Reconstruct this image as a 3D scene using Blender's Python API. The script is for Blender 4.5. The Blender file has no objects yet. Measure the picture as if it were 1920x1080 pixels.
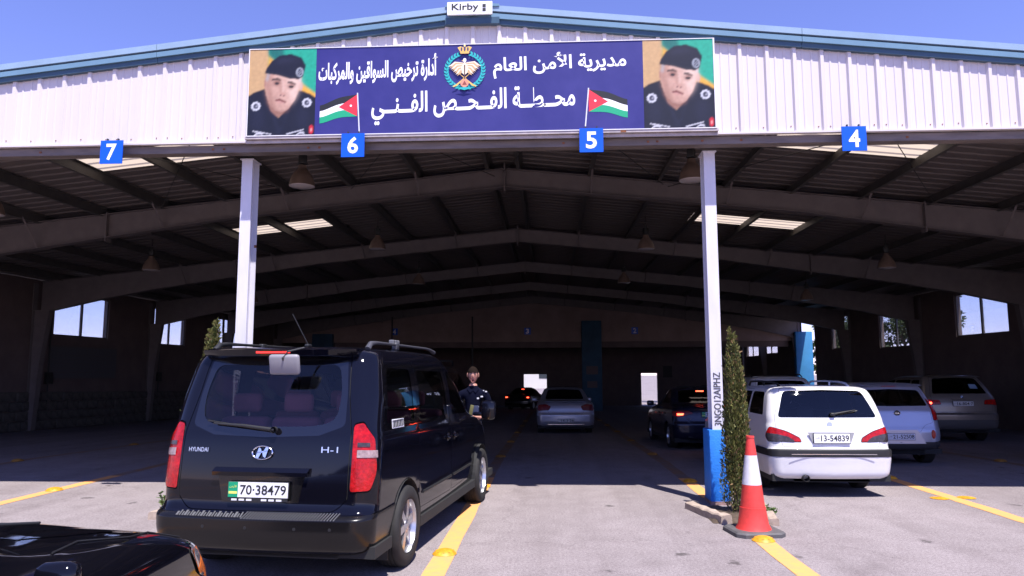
import bpy, bmesh, math, random
import numpy as np
from mathutils import Vector, Matrix, geometry
random.seed(7)
SC = bpy.context.scene
COL = SC.collection
R_ = math.radians

# ------------------------------------------------------------------ camera, sky, sun, exposure
cam_d = bpy.data.cameras.new('camera'); CAM = bpy.data.objects.new('camera', cam_d); COL.objects.link(CAM)
cam_d.sensor_width = 36; cam_d.lens = 36 * 1370 / 1920; cam_d.clip_end = 2000; cam_d.clip_start = 0.05
_p, _y, _r = R_(6.53), R_(2.86), R_(0.135)
_F = Vector((-math.sin(_y) * math.cos(_p), math.cos(_y) * math.cos(_p), math.sin(_p)))
_R = Vector((math.cos(_y), math.sin(_y), 0)); _U = _R.cross(_F)
_R2 = _R * math.cos(_r) - _U * math.sin(_r); _U2 = _U * math.cos(_r) + _R * math.sin(_r)
CAM.matrix_world = Matrix((( _R2.x, _U2.x, -_F.x, 0), (_R2.y, _U2.y, -_F.y, 0), (_R2.z, _U2.z, -_F.z, 1.68), (0, 0, 0, 1)))
SC.camera = CAM
W = bpy.data.worlds.new('World'); SC.world = W; W.use_nodes = True
nt = W.node_tree; bg = nt.nodes['Background']
sky = nt.nodes.new('ShaderNodeTexSky'); sky.sky_type = 'NISHITA'; sky.sun_disc = False
SUN_V = Vector((-0.195, 0.418, -1.0)).normalized()
sky.sun_elevation = math.asin(-SUN_V.z); sky.sun_rotation = math.atan2(-SUN_V.x, -SUN_V.y)
sky.altitude = 900; sky.air_density = 1.0; sky.dust_density = 0.0; sky.ozone_density = 4.5
tint = nt.nodes.new('ShaderNodeMix'); tint.data_type = 'RGBA'; tint.blend_type = 'MULTIPLY'; tint.inputs[0].default_value = 1; tint.inputs[7].default_value = (1.22, .96, 1.40, 1)
nt.links.new(sky.outputs[0], tint.inputs[6]); nt.links.new(tint.outputs[2], bg.inputs[0]); bg.inputs[1].default_value = 0.10
sun_d = bpy.data.lights.new('sun', 'SUN'); sun_d.energy = 4.6; sun_d.angle = R_(0.5); sun_d.color = (1.0, 0.95, 0.90)
sun_o = bpy.data.objects.new('sun', sun_d); COL.objects.link(sun_o)
sun_o.rotation_mode = 'QUATERNION'; sun_o.rotation_quaternion = SUN_V.to_track_quat('-Z', 'Y')
SC.view_settings.view_transform = 'Standard'; SC.view_settings.look = 'None'
SC.view_settings.exposure = 0.95; SC.view_settings.gamma = 1.0
SC.cycles.use_denoising = True; SC.cycles.max_bounces = 7; SC.cycles.diffuse_bounces = 3
SC.cycles.transparent_max_bounces = 12; SC.cycles.sample_clamp_indirect = 6

# ------------------------------------------------------------------ materials
MATS = {}
def mat(name, col, rough=0.5, metal=0.0, spec=0.5, noise=0.0, nscale=6.0, bump=0.0, bscale=40.0, col2=None, coat=0.0,
        emit=None, estr=0.0, translucent=0.0, stretch=None, detail=5.0):
    if name in MATS: return MATS[name]
    m = bpy.data.materials.new(name); m.use_nodes = True; t = m.node_tree; b = t.nodes['Principled BSDF']
    c = (col[0], col[1], col[2], 1)
    b.inputs['Base Color'].default_value = c; b.inputs['Roughness'].default_value = rough
    b.inputs['Metallic'].default_value = metal; b.inputs['Specular IOR Level'].default_value = spec
    b.inputs['Coat Weight'].default_value = coat; b.inputs['Coat Roughness'].default_value = 0.03
    if emit: b.inputs['Emission Color'].default_value = (*emit, 1); b.inputs['Emission Strength'].default_value = estr
    if noise > 0 or bump > 0:
        tc = t.nodes.new('ShaderNodeTexCoord'); src = tc.outputs['Object']
        if stretch:
            mp = t.nodes.new('ShaderNodeMapping'); mp.inputs['Scale'].default_value = stretch
            t.links.new(src, mp.inputs[0]); src = mp.outputs[0]
    if noise > 0:
        n = t.nodes.new('ShaderNodeTexNoise'); n.inputs['Scale'].default_value = nscale; n.inputs['Detail'].default_value = detail
        n.inputs['Roughness'].default_value = 0.62
        t.links.new(src, n.inputs['Vector'])
        r = t.nodes.new('ShaderNodeValToRGB'); r.color_ramp.elements[0].position = 0.32; r.color_ramp.elements[1].position = 0.68
        d = col2 if col2 else tuple(max(0, x * (1 - noise)) for x in col)
        r.color_ramp.elements[0].color = (*d, 1); r.color_ramp.elements[1].color = c
        t.links.new(n.outputs[0], r.inputs[0]); t.links.new(r.outputs[0], b.inputs['Base Color'])
    if bump > 0:
        n2 = t.nodes.new('ShaderNodeTexNoise'); n2.inputs['Scale'].default_value = bscale; n2.inputs['Detail'].default_value = 4
        t.links.new(src, n2.inputs['Vector'])
        bm_ = t.nodes.new('ShaderNodeBump'); bm_.inputs['Strength'].default_value = bump; bm_.inputs['Distance'].default_value = 0.01
        t.links.new(n2.outputs[0], bm_.inputs['Height']); t.links.new(bm_.outputs[0], b.inputs['Normal'])
    if translucent > 0:
        tr = t.nodes.new('ShaderNodeBsdfTranslucent'); tr.inputs[0].default_value = c
        mx = t.nodes.new('ShaderNodeMixShader'); mx.inputs[0].default_value = translucent
        out = t.nodes['Material Output']
        t.links.new(b.outputs[0], mx.inputs[1]); t.links.new(tr.outputs[0], mx.inputs[2]); t.links.new(mx.outputs[0], out.inputs[0])
    MATS[name] = m; return m

def glass(name, tint=(0.3, 0.32, 0.36), refl=1.0, rough=0.015):
    if name in MATS: return MATS[name]
    m = bpy.data.materials.new(name); m.use_nodes = True; t = m.node_tree
    for n in list(t.nodes):
        if n.type != 'OUTPUT_MATERIAL': t.nodes.remove(n)
    out = [n for n in t.nodes if n.type == 'OUTPUT_MATERIAL'][0]
    tr = t.nodes.new('ShaderNodeBsdfTransparent'); tr.inputs[0].default_value = (*tint, 1)
    gl = t.nodes.new('ShaderNodeBsdfGlossy'); gl.inputs['Roughness'].default_value = rough; gl.inputs[0].default_value = (0.95, 0.97, 1, 1)
    fr = t.nodes.new('ShaderNodeFresnel'); fr.inputs[0].default_value = 1.52
    ml = t.nodes.new('ShaderNodeMath'); ml.operation = 'MULTIPLY'; ml.inputs[1].default_value = refl
    mx = t.nodes.new('ShaderNodeMixShader')
    t.links.new(fr.outputs[0], ml.inputs[0]); t.links.new(ml.outputs[0], mx.inputs[0])
    t.links.new(tr.outputs[0], mx.inputs[1]); t.links.new(gl.outputs[0], mx.inputs[2]); t.links.new(mx.outputs[0], out.inputs[0])
    MATS[name] = m; return m

# ------------------------------------------------------------------ mesh builder
def V(*a): return Vector(a)
class MB:
    def __init__(s): s.v = []; s.f = []; s.m = []; s.n = None
    def add(s, vs, fs, m=0):
        o = len(s.v); s.v += [tuple(x) for x in vs]
        for f in fs: s.f.append(tuple(i + o for i in f)); s.m.append(m)
    def box(s, x0, x1, y0, y1, z0, z1, m=0, bev=0.0):
        if bev > 0:
            return s.rbox(V((x0 + x1) / 2, (y0 + y1) / 2, (z0 + z1) / 2), (x1 - x0, y1 - y0, z1 - z0), m, bev)
        vs = [(x, y, z) for z in (z0, z1) for y in (y0, y1) for x in (x0, x1)]
        s.add(vs, [(0, 2, 3, 1), (4, 5, 7, 6), (0, 1, 5, 4), (2, 6, 7, 3), (1, 3, 7, 5), (0, 4, 6, 2)], m)
    def rbox(s, c, size, m=0, b=0.01, rot=None):
        # chamfered box
        hx, hy, hz = (q / 2 for q in size); vs = []; b = min(b, hx * .9, hy * .9, hz * .9)
        bm = bmesh.new(); bmesh.ops.create_cube(bm, size=1)
        for q in bm.verts: q.co = Vector((q.co.x * size[0], q.co.y * size[1], q.co.z * size[2]))
        bmesh.ops.bevel(bm, geom=list(bm.edges), offset=b, segments=2, affect='EDGES', profile=0.5)
        c = Vector(c)
        for q in bm.verts: vs.append((rot @ q.co if rot else q.co) + c)
        bm.verts.index_update()
        s.add(vs, [tuple(q.index for q in f.verts) for f in bm.faces], m); bm.free()
    def obox(s, p0, p1, w, h, up=(0, 0, 1), m=0):
        # beam from p0 to p1, width w (sideways) and height h (up), centred
        p0, p1 = Vector(p0), Vector(p1); d = (p1 - p0).normalized(); u = Vector(up); sd = d.cross(u).normalized(); u = sd.cross(d)
        vs = []
        for p in (p0, p1):
            for a, b in ((-1, -1), (1, -1), (1, 1), (-1, 1)): vs.append(p + sd * (a * w / 2) + u * (b * h / 2))
        s.add(vs, [(0, 1, 2, 3), (7, 6, 5, 4), (0, 4, 5, 1), (1, 5, 6, 2), (2, 6, 7, 3), (3, 7, 4, 0)], m)
    def prism(s, poly, off, m=0, caps=True):
        # poly: 3D points in order, extruded by vector off
        off = Vector(off); n = len(poly); vs = [Vector(p) for p in poly] + [Vector(p) + off for p in poly]
        fs = [(i, (i + 1) % n, n + (i + 1) % n, n + i) for i in range(n)]
        if caps: fs += [tuple(range(n))[::-1], tuple(range(n, 2 * n))]
        s.add(vs, fs, m)
    def flat(s, poly, m=0): s.add(poly, [tuple(range(len(poly)))], m)
    def tube(s, pts, r, n=8, m=0, cap=True, closed=False):
        pts = [Vector(p) for p in pts]; rs = r if isinstance(r, (list, tuple)) else [r] * len(pts); vs = []; fs = []
        for i, p in enumerate(pts):
            if closed: d = pts[(i + 1) % len(pts)] - pts[i - 1]
            else: d = pts[min(i + 1, len(pts) - 1)] - pts[max(i - 1, 0)]
            d.normalize(); a = Vector((0, 0, 1)) if abs(d.z) < .9 else Vector((1, 0, 0))
            x = d.cross(a).normalized(); y = d.cross(x)
            for k in range(n):
                t = 2 * math.pi * k / n; vs.append(p + x * (math.cos(t) * rs[i]) + y * (math.sin(t) * rs[i]))
        L = len(pts)
        for i in range(L if closed else L - 1):
            for k in range(n):
                j = (i + 1) % L; fs.append((i * n + k, i * n + (k + 1) % n, j * n + (k + 1) % n, j * n + k))
        if cap and not closed: fs += [tuple(range(n))[::-1], tuple(range((L - 1) * n, L * n))]
        s.add(vs, fs, m)
    def lathe(s, prof, n=24, c=(0, 0, 0), axis='z', m=0, ms=None, sx=1.0):
        vs = []; fs = []; c = Vector(c); k0 = len(s.f)
        for r, h in prof:
            for k in range(n):
                t = 2 * math.pi * k / n; a, b = r * math.cos(t) * sx, r * math.sin(t)
                vs.append(c + (V(a, b, h) if axis == 'z' else V(h, a, b) if axis == 'x' else V(a, h, b)))
        L = len(prof)
        for i in range(L - 1):
            for k in range(n): fs.append((i * n + k, i * n + (k + 1) % n, (i + 1) * n + (k + 1) % n, (i + 1) * n + k))
        s.add(vs, fs, m)
        if ms:
            for i in range(L - 1):
                for k in range(n): s.m[k0 + i * n + k] = ms[i]
    def text(s, body, o, xd, yd, w=None, h=None, m=0, bold=0.0, shear=0.0):
        # glyph outlines fitted in a w x h box whose lower-left corner is o
        vs, fs = glyphs(body, bold); x0, x1, y0, y1 = (min(q[0] for q in vs), max(q[0] for q in vs), min(q[1] for q in vs), max(q[1] for q in vs))
        o, xd, yd = Vector(o), Vector(xd).normalized(), Vector(yd).normalized()
        sx = w / (x1 - x0) if w else None; sy = h / (y1 - y0) if h else None
        sx = sx or sy; sy = sy or sx
        nrm = xd.cross(yd); isl = glyph_islands(body, bold)
        s.add([o + xd * ((q[0] - x0) * sx) + yd * ((q[1] - y0) * sy) + nrm * (.0003 * (k % 5)) for q, k in zip(vs, isl)], fs, m)
    def build(s, name, mats, parent=None, smooth=0, loc=None, rot=None):
        me = bpy.data.meshes.new(name); me.from_pydata(s.v, [], s.f)
        for x in (mats if isinstance(mats, (list, tuple)) else [mats]): me.materials.append(x)
        me.polygons.foreach_set('material_index', s.m); me.update()
        if smooth:
            me.polygons.foreach_set('use_smooth', [True] * len(me.polygons))
            if smooth < 180: me.set_sharp_from_angle(angle=R_(smooth))
        return link(name, me, parent, loc, rot)
def link(name, me, parent=None, loc=None, rot=None):
    o = bpy.data.objects.new(name, me); COL.objects.link(o)
    if parent is not None: o.parent = parent
    if loc is not None: o.location = loc
    if rot is not None: o.rotation_euler = rot
    return o
def tag(o, label=None, cat=None, group=None, kind=None):
    if label: o['label'] = label
    if cat: o['category'] = cat
    if group: o['group'] = group
    if kind: o['kind'] = kind
    return o
def thing(name, label, cat, loc=(0, 0, 0), rz=0.0, group=None):
    o = link(name, None, None, loc, (0, 0, rz)); o.empty_display_size = 0.2
    return tag(o, label, cat, group)
def copy_tree(o, parent=None):
    c = o.copy(); COL.objects.link(c)
    if parent is not None: c.parent = parent
    for ch in [x for x in o.children]: copy_tree(ch, c)
    return c
_G = {}
def glyphs(body, bold=0.0):
    k = (body, bold)
    if k not in _G:
        c = bpy.data.curves.new('txt', 'FONT'); c.body = body; c.offset = bold; c.resolution_u = 3
        o = bpy.data.objects.new('txt', c); COL.objects.link(o); bpy.context.view_layer.update()
        me = o.to_mesh(); vs = [(q.co.x, q.co.y) for q in me.vertices]; fs = [tuple(p.vertices) for p in me.polygons]
        o.to_mesh_clear(); bpy.data.objects.remove(o); bpy.data.curves.remove(c); _G[k] = (vs, fs)
    return _G[k]
_GI = {}
def glyph_islands(body, bold):
    k = (body, bold)
    if k not in _GI:
        vs, fs = glyphs(body, bold); par = list(range(len(vs)))
        def find(a):
            while par[a] != a: par[a] = par[par[a]]; a = par[a]
            return a
        for f in fs:
            for q in f[1:]: par[find(q)] = find(f[0])
        ids = {}; _GI[k] = [ids.setdefault(find(i), len(ids)) for i in range(len(vs))]
    return _GI[k]
# Arabic shaping: presentation forms in visual (left to right) order
_AR = {'ا': ('FE8D', 'FE8E', None, None), 'أ': ('FE83', 'FE84', None, None), 'ب': ('FE8F', 'FE90', 'FE91', 'FE92'), 'ت': ('FE95', 'FE96', 'FE97', 'FE98'),
       'ة': ('FE93', 'FE94', None, None), 'ح': ('FEA1', 'FEA2', 'FEA3', 'FEA4'), 'خ': ('FEA5', 'FEA6', 'FEA7', 'FEA8'), 'د': ('FEA9', 'FEAA', None, None),
       'ر': ('FEAD', 'FEAE', None, None), 'س': ('FEB1', 'FEB2', 'FEB3', 'FEB4'), 'ص': ('FEB9', 'FEBA', 'FEBB', 'FEBC'), 'ط': ('FEC1', 'FEC2', 'FEC3', 'FEC4'),
       'ع': ('FEC9', 'FECA', 'FECB', 'FECC'), 'ف': ('FED1', 'FED2', 'FED3', 'FED4'), 'ق': ('FED5', 'FED6', 'FED7', 'FED8'), 'ك': ('FED9', 'FEDA', 'FEDB', 'FEDC'),
       'ل': ('FEDD', 'FEDE', 'FEDF', 'FEE0'), 'م': ('FEE1', 'FEE2', 'FEE3', 'FEE4'), 'ن': ('FEE5', 'FEE6', 'FEE7', 'FEE8'), 'و': ('FEED', 'FEEE', None, None),
       'ي': ('FEF1', 'FEF2', 'FEF3', 'FEF4'), 'ـ': ('0640', '0640', '0640', '0640'), 'ﻷ': ('FEF7', 'FEF8', None, None)}
def arabic(s):
    s = s.replace('لأ', 'ﻷ'); out = []
    for i, c in enumerate(s):
        if c not in _AR: out.append(c); continue
        pj = i > 0 and s[i - 1] in _AR and _AR[s[i - 1]][2] is not None
        nj = i < len(s) - 1 and s[i + 1] in _AR and _AR[c][2] is not None
        f = _AR[c][3] if pj and nj else _AR[c][1] if pj else _AR[c][2] if nj else _AR[c][0]
        out.append(chr(int(f, 16)))
    return ''.join(reversed(out))

# ------------------------------------------------------------------ shared materials
def asphalt():
    m = bpy.data.materials.new('asphalt'); m.use_nodes = True; t = m.node_tree; b = t.nodes['Principled BSDF']; L = t.links
    tc = t.nodes.new('ShaderNodeTexCoord')
    def noise(sc, det=5, ro=.6):
        n = t.nodes.new('ShaderNodeTexNoise'); n.inputs['Scale'].default_value = sc; n.inputs['Detail'].default_value = det
        n.inputs['Roughness'].default_value = ro; L.new(tc.outputs['Object'], n.inputs['Vector']); return n
    def ramp(src, stops):
        r = t.nodes.new('ShaderNodeValToRGB'); e = r.color_ramp.elements
        for i, (p, c) in enumerate(stops):
            el = e[i] if i < 2 else e.new(p)
            el.position = p; el.color = (*c, 1)
        L.new(src, r.inputs[0]); return r
    def mixc(mode, a, bb, fac=1.0):
        x = t.nodes.new('ShaderNodeMix'); x.data_type = 'RGBA'; x.blend_type = mode; x.inputs[0].default_value = fac
        L.new(a, x.inputs[6]); L.new(bb, x.inputs[7]); return x.outputs[2]
    big = ramp(noise(.35, 6).outputs[0], [(.3, (.285, .250, .252)), (.7, (.330, .288, .291))])
    fine = ramp(noise(38, 4, .75).outputs[0], [(.30, (.62, .60, .60)), (.60, (1.12, 1.12, 1.13))])
    grit = ramp(noise(130, 3, .85).outputs[0], [(.38, (.50, .50, .51)), (.60, (1.14, 1.14, 1.14))])
    mid = ramp(noise(3.2, 6).outputs[0], [(.35, (.91, .90, .90)), (.6, (1.03, 1.03, 1.03))])
    def tracks(sx, sy, lo, hi, col):
        mp = t.nodes.new('ShaderNodeMapping'); mp.inputs['Scale'].default_value = (sx, sy, 1); L.new(tc.outputs['Object'], mp.inputs[0])
        n = t.nodes.new('ShaderNodeTexNoise'); n.inputs['Scale'].default_value = 1; n.inputs['Detail'].default_value = 6; n.inputs['Roughness'].default_value = .6; L.new(mp.outputs[0], n.inputs['Vector'])
        return ramp(n.outputs[0], [(lo, col), (hi, (1, 1, 1))])
    c = mixc('MULTIPLY', big.outputs[0], tracks(1.5, .07, .36, .56, (.86, .85, .85)).outputs[0]); c = mixc('MULTIPLY', c, tracks(.9, .55, .28, .42, (.74, .73, .73)).outputs[0], .7)
    c = mixc('MULTIPLY', c, fine.outputs[0]); c = mixc('MULTIPLY', c, grit.outputs[0]); c = mixc('MULTIPLY', c, mid.outputs[0])
    # oil drips: sparse round spots
    vo = t.nodes.new('ShaderNodeTexVoronoi'); vo.inputs['Scale'].default_value = 1.15; vo.inputs['Randomness'].default_value = 1.0
    nd = noise(9, 3); av = t.nodes.new('ShaderNodeVectorMath'); av.operation = 'MULTIPLY_ADD'
    av.inputs[1].default_value = (.22, .22, .22); L.new(nd.outputs['Color'], av.inputs[0]); L.new(tc.outputs['Object'], av.inputs[2])
    L.new(av.outputs[0], vo.inputs['Vector'])
    sp = ramp(vo.outputs['Distance'], [(.0, (.30, .29, .29)), (.10, (1, 1, 1))]); sp.color_ramp.elements[0].position = .05
    c = mixc('MULTIPLY', c, sp.outputs[0], .85)
    vo2 = t.nodes.new('ShaderNodeTexVoronoi'); vo2.feature = 'DISTANCE_TO_EDGE'; vo2.inputs['Scale'].default_value = .22
    av2 = t.nodes.new('ShaderNodeVectorMath'); av2.operation = 'MULTIPLY_ADD'; av2.inputs[1].default_value = (1.2, 1.2, 1.2)
    L.new(noise(1.3, 6, .7).outputs['Color'], av2.inputs[0]); L.new(tc.outputs['Object'], av2.inputs[2]); L.new(av2.outputs[0], vo2.inputs['Vector'])
    ck = ramp(vo2.outputs['Distance'], [(.0, (.62, .6, .6)), (.0035, (1, 1, 1))])
    c = mixc('MULTIPLY', c, ck.outputs[0], .6)
    L.new(c, b.inputs['Base Color']); b.inputs['Roughness'].default_value = .86; b.inputs['Specular IOR Level'].default_value = .25
    bp = t.nodes.new('ShaderNodeBump'); bp.inputs['Strength'].default_value = .5; bp.inputs['Distance'].default_value = .006
    L.new(noise(120, 3, .7).outputs[0], bp.inputs['Height']); L.new(bp.outputs[0], b.inputs['Normal'])
    return m
M_asph = asphalt()
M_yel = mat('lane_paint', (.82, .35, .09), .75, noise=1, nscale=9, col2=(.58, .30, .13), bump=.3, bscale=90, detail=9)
M_yelold = mat('lane_paint_worn', (.26, .13, .05), .85, noise=1, nscale=2.5, col2=(.17, .145, .14), detail=10)  # worn line paint, darkened further so its colour carries the roof's shade
M_clad = mat('painted_cladding', (.64, .59, .60), .42, noise=.07, nscale=1.4, stretch=(1, 1, .25), bump=.12, bscale=2.5)
M_trimU = mat('trim_pale_blue', (.27, .38, .50), .35, noise=.12, nscale=3)
M_trimL = mat('trim_light_blue', (.15, .265, .36), .35, noise=.12, nscale=3)
M_trimD = mat('trim_blue', (.045, .095, .14), .35, noise=.2, nscale=3)
M_trimG = mat('trim_grey', (.34, .31, .31), .6, noise=.4, nscale=7)
M_roofin = mat('roof_sheet_underside', (.155, .13, .122), .6, noise=.18, nscale=2)
M_steel = mat('dark_painted_steel', (.18, .15, .145), .6, noise=.22, nscale=3)
M_purlin = mat('galvanised_purlin', (.095, .088, .082), .55, noise=.3, nscale=4)
M_post = mat('post_paint', (.66, .64, .70), .45, noise=.12, nscale=5, stretch=(1, 1, .3))
M_rust = mat('rust_patch', (.28, .10, .04), .85, noise=.5, nscale=20)
M_skyl = mat('skylight_sheet', (.50, .41, .31), .6, noise=.12, nscale=1.2, translucent=.72)
M_bluep = mat('blue_wall_paint', (.015, .20, .72), .6, noise=.16, nscale=14, bump=.5, bscale=45)
M_plast = mat('interior_plaster', (.17, .125, .115), .85, noise=.25, nscale=1.5, bump=.2, bscale=25)
M_black = mat('black_plastic', (.012, .012, .013), .55)
M_rubber = mat('tyre_rubber', (.018, .017, .017), .8, noise=.4, nscale=9)
M_white = mat('white_print', (.86, .86, .88), .5)
M_chrome = mat('chrome', (.78, .78, .80), .12, metal=1.0)
M_alloy = mat('alloy_wheel', (.58, .58, .60), .28, metal=.85, noise=.15, nscale=12)
M_dkmetal = mat('dark_metal', (.05, .05, .05), .5, metal=.5)

# ------------------------------------------------------------------ ground and markings
XR = -0.98                      # x of the ridge
SLP = .022
def GZ(y): return 0.0 if y < 14 else -SLP * (min(y, 62) - 14)
TILT = -math.atan(SLP)
g = MB()
for (a, c) in ((-300, 14), (14, 62), (62, 500)): g.flat([(-400, a, GZ(a)), (400, a, GZ(a)), (400, c, GZ(c)), (-400, c, GZ(c))])
tag(g.build('ground', M_asph), kind='structure')
def marking(x, y0, y1, w=0.19, m=M_yel, z=.004):
    b = MB(); n = max(2, int((y1 - y0) / .6)); vs = []
    for i in range(n + 1):
        y = y0 + (y1 - y0) * i / n; j = random.uniform(-.008, .008)
        vs += [(x - w / 2 + j, y, z + GZ(y)), (x + w / 2 + j + random.uniform(-.006, .006), y, z + GZ(y))]
    b.add(vs, [(2 * i, 2 * i + 1, 2 * i + 3, 2 * i + 2) for i in range(n)])
    tag(b.build('lane_marking', m), kind='structure')
LX = [XR - 9.17, XR - 6.12, XR - 3.07, XR, XR + 3.10, XR + 6.30, XR + 9.38]
for i, x in enumerate(LX):
    if i == 2: marking(x, -8, 8.25)
    elif i == 4: marking(x, -8, 8.2)
    else: marking(x, -8, 10.0)
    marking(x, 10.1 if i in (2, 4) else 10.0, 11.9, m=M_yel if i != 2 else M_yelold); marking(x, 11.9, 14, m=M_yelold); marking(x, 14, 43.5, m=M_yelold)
# road studs
M_stud = mat('yellow_stud', (.78, .36, .02), .5, noise=.45, nscale=18)
def stud_mesh(worn=False):
    b = MB(); r = .105; h = .012 if worn else .045
    b.lathe([(r * math.cos(t) * (1.0 if t else 1.08), h * math.sin(t) + .002) for t in [math.pi / 2 * k / 6 for k in range(7)]], 20)
    if not worn:
        for k in range(10):
            a = 2 * math.pi * k / 10
            b.rbox((math.cos(a) * .085, math.sin(a) * .085, .026), (.012, .014, .010), 1, .003, Matrix.Rotation(a, 3, 'Z'))
    return b
sm = stud_mesh().build('road_stud', [M_stud, mat('stud_reflector', (.45, .20, .03), .3)], None, 40)
M_stud2 = mat('dirty_stud', (.34, .17, .035), .6, noise=.4, nscale=25)  # darker copy of the stud yellow, with the hall's shade put into it
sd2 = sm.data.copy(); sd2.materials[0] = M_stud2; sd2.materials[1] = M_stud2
sw = stud_mesh(True).build('road_stud', [M_stud], None, 40)
ST = [(LX[3], 6.97, 'yellow domed road stud on the lane line beside the van rear wheel'),
      (LX[4], 7.63, 'yellow domed road stud just in front of the traffic cone'),
      (LX[1], 10.4, 'yellow road stud in the sunlit lane line left of the van'),
      (LX[4] + .02, 11.55, 'yellow domed road stud left of the blue post pedestal'),
      (LX[5], 12.0, 'yellow domed road stud by the rear wheel of the white wagon'),
      (LX[3], 10.95, 'yellow domed road stud in front of the van front wheel')]
first = [sm]
def put_stud(x, y, lab, grp='yellow road studs on the lane lines', src=None):
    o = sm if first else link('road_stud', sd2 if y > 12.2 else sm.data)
    if first: first.pop()
    o.location = (x, y, .004 + GZ(y)); o.rotation_euler = (0, 0, random.uniform(0, 3)); tag(o, lab, 'road stud', grp)
for x, y, l in ST: put_stud(x, y, l)
sw.location = (LX[5] - .18, 10.18, .004); tag(sw, 'flattened worn road stud on the left edge of the right hand yellow line', 'road stud', 'yellow road studs on the lane lines')
w2 = link('road_stud', sw.data, None, (LX[5] + .2, 10.24, .004)); tag(w2, 'flattened worn road stud on the right edge of the right hand yellow line', 'road stud', 'yellow road studs on the lane lines')
for i, x in enumerate(LX):
    if i in (2,): continue
    for k in range(1, 7):
        y = {0: 9.8, 1: 10.4, 3: 10.95, 4: 11.55, 5: 12.0, 6: 10.4}[i] + 3.95 * k
        if y < 34: put_stud(x, y, 'dim road stud, %s one inside on the %s' % (['', 'nearest', 'second', 'third', 'fourth', 'fifth', 'sixth'][k], {0: 'lane line furthest left', 1: 'lane line second from the left', 3: 'lane line right of the van', 4: 'lane line behind the blue pedestal', 5: 'lane line by the white wagon', 6: 'lane line furthest right'}[i]), 'road studs in the shade inside the hall')

# ------------------------------------------------------------------ the inspection hall
hall = thing('inspection_hall', 'large open fronted steel shed with white ribbed gable and blue roof trim', 'building', (XR, 9.3, 0))
HX, HY = -XR, -9.3
def P(b, name, mats, smooth=0, parent=None):          # build in world coordinates, parent to the hall
    for i, q in enumerate(b.v): b.v[i] = (q[0] + HX, q[1] + HY, q[2])
    return b.build(name, mats, parent or hall, smooth)
HS = 16.2                        # half span
ZT = lambda o: 6.50 - .103 * o   # roof sheet
YB = 58.3
# front cladding sheets
rib = [(0, 0), (.035, 0), (.042, -.007), (.060, -.007), (.067, 0), (.135, 0), (.155, -.032), (.195, -.032), (.215, 0), (.27, 0), (.277, -.007), (.295, -.007), (.302, 0), (.35, 0)]
for i in range(-15, 16):
    x0 = XR + i * 1.05 - .525
    b = MB(); vs = []; n = 0
    for r in range(3):
        for (dx, dy) in (rib if r == 0 else rib[1:]):
            x = x0 + r * .35 + dx
            if abs(x - XR) > HS + .2: x = XR + math.copysign(HS + .2, x - XR)
            zt = 6.46 - .108 * abs(x - XR)
            # small flute between the main ribs
            vs += [(x, 9.30 + dy, 4.745), (x, 9.30 + dy, zt)]; n += 1
    b.add(vs, [(2 * k, 2 * k + 2, 2 * k + 3, 2 * k + 1) for k in range(n - 1)])
    for r in range(3):
        for dx in ((.10, .25) if (i + r) % 3 == 0 else (.10,)):
            x = x0 + r * .35 + dx
            if abs(x - XR) < HS: b.box(x - .006, x + .006, 9.292, 9.30, 4.80 + .01 * (r % 2), 4.812 + .01 * (r % 2), 1)
    P(b, 'cladding_sheet', [M_clad, M_rust])
# flashing and the brown edge beam below the cladding
b = MB(); b.box(XR - HS, XR + HS, 9.262, 9.33, 4.72, 4.745); P(b, 'flashing', M_clad)
M_edge = mat('weathered_beam', (.20, .165, .155), .65, noise=.45, nscale=3.5, stretch=(.5, 1, 3))
b = MB(); b.box(XR - HS, XR + HS, 9.335, 9.36, 4.61, 4.71); b.box(XR - HS, XR + HS, 9.36, 9.50, 4.61, 4.625); b.box(XR - HS, XR + HS, 9.36, 9.50, 4.70, 4.712)
for x in (-8.1, -6.9, -4.5, -4.35, -3.2, -3.05, .2, 1.3, 1.42, 2.0, 2.5, 4.6, 6.1):
    b.box(x, x + .03, 9.328, 9.335, 4.645, 4.67, 1)
P(b, 'edge_beam', [M_edge, M_rust])
b = MB(); b.box(-4.0, 2.2, 9.20, 9.26, 4.745, 4.775); b.box(-4.0, 2.2, 9.245, 9.26, 4.70, 4.74); b.box(.95, 1.02, 9.19, 9.2, 4.745, 4.77, 1)
P(b, 'sign_ledge', [mat('ledge_grey', (.50, .44, .44), .6, noise=.3, nscale=8), M_rust])
# rake trims
def slope_strip(xa, xb, y0, y1, d0, d1, m, name):
    b = MB(); vs = []
    for x in (xa, xb):
        zt = 6.555 - .1065 * abs(x - XR)
        vs += [(x, y0, zt - d1), (x, y1, zt - d1), (x, y1, zt - d0), (x, y0, zt - d0)]
    b.add(vs, [(0, 3, 2, 1), (4, 5, 6, 7), (0, 1, 5, 4), (1, 2, 6, 5), (2, 3, 7, 6), (3, 0, 4, 7)])
    P(b, name, m)
for sgn in (-1, 1):
    cuts = [0, 4.29, 10.2, 15.8]
    for a, c in zip(cuts, cuts[1:]):
        xa, xb = XR + sgn * (a + .003), XR + sgn * (c - .003)
        slope_strip(xa, xb, 9.205, 9.42, 0, .082, M_trimU, 'rake_trim')
        slope_strip(xa, xb, 9.25, 9.40, .082, .110, M_trimD, 'rake_trim_groove')
        slope_strip(xa, xb, 9.212, 9.40, .110, .178, M_trimL, 'rake_trim')
        slope_strip(xa, xb, 9.238, 9.38, .178, .245, M_trimD, 'rake_trim_lower')
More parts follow.
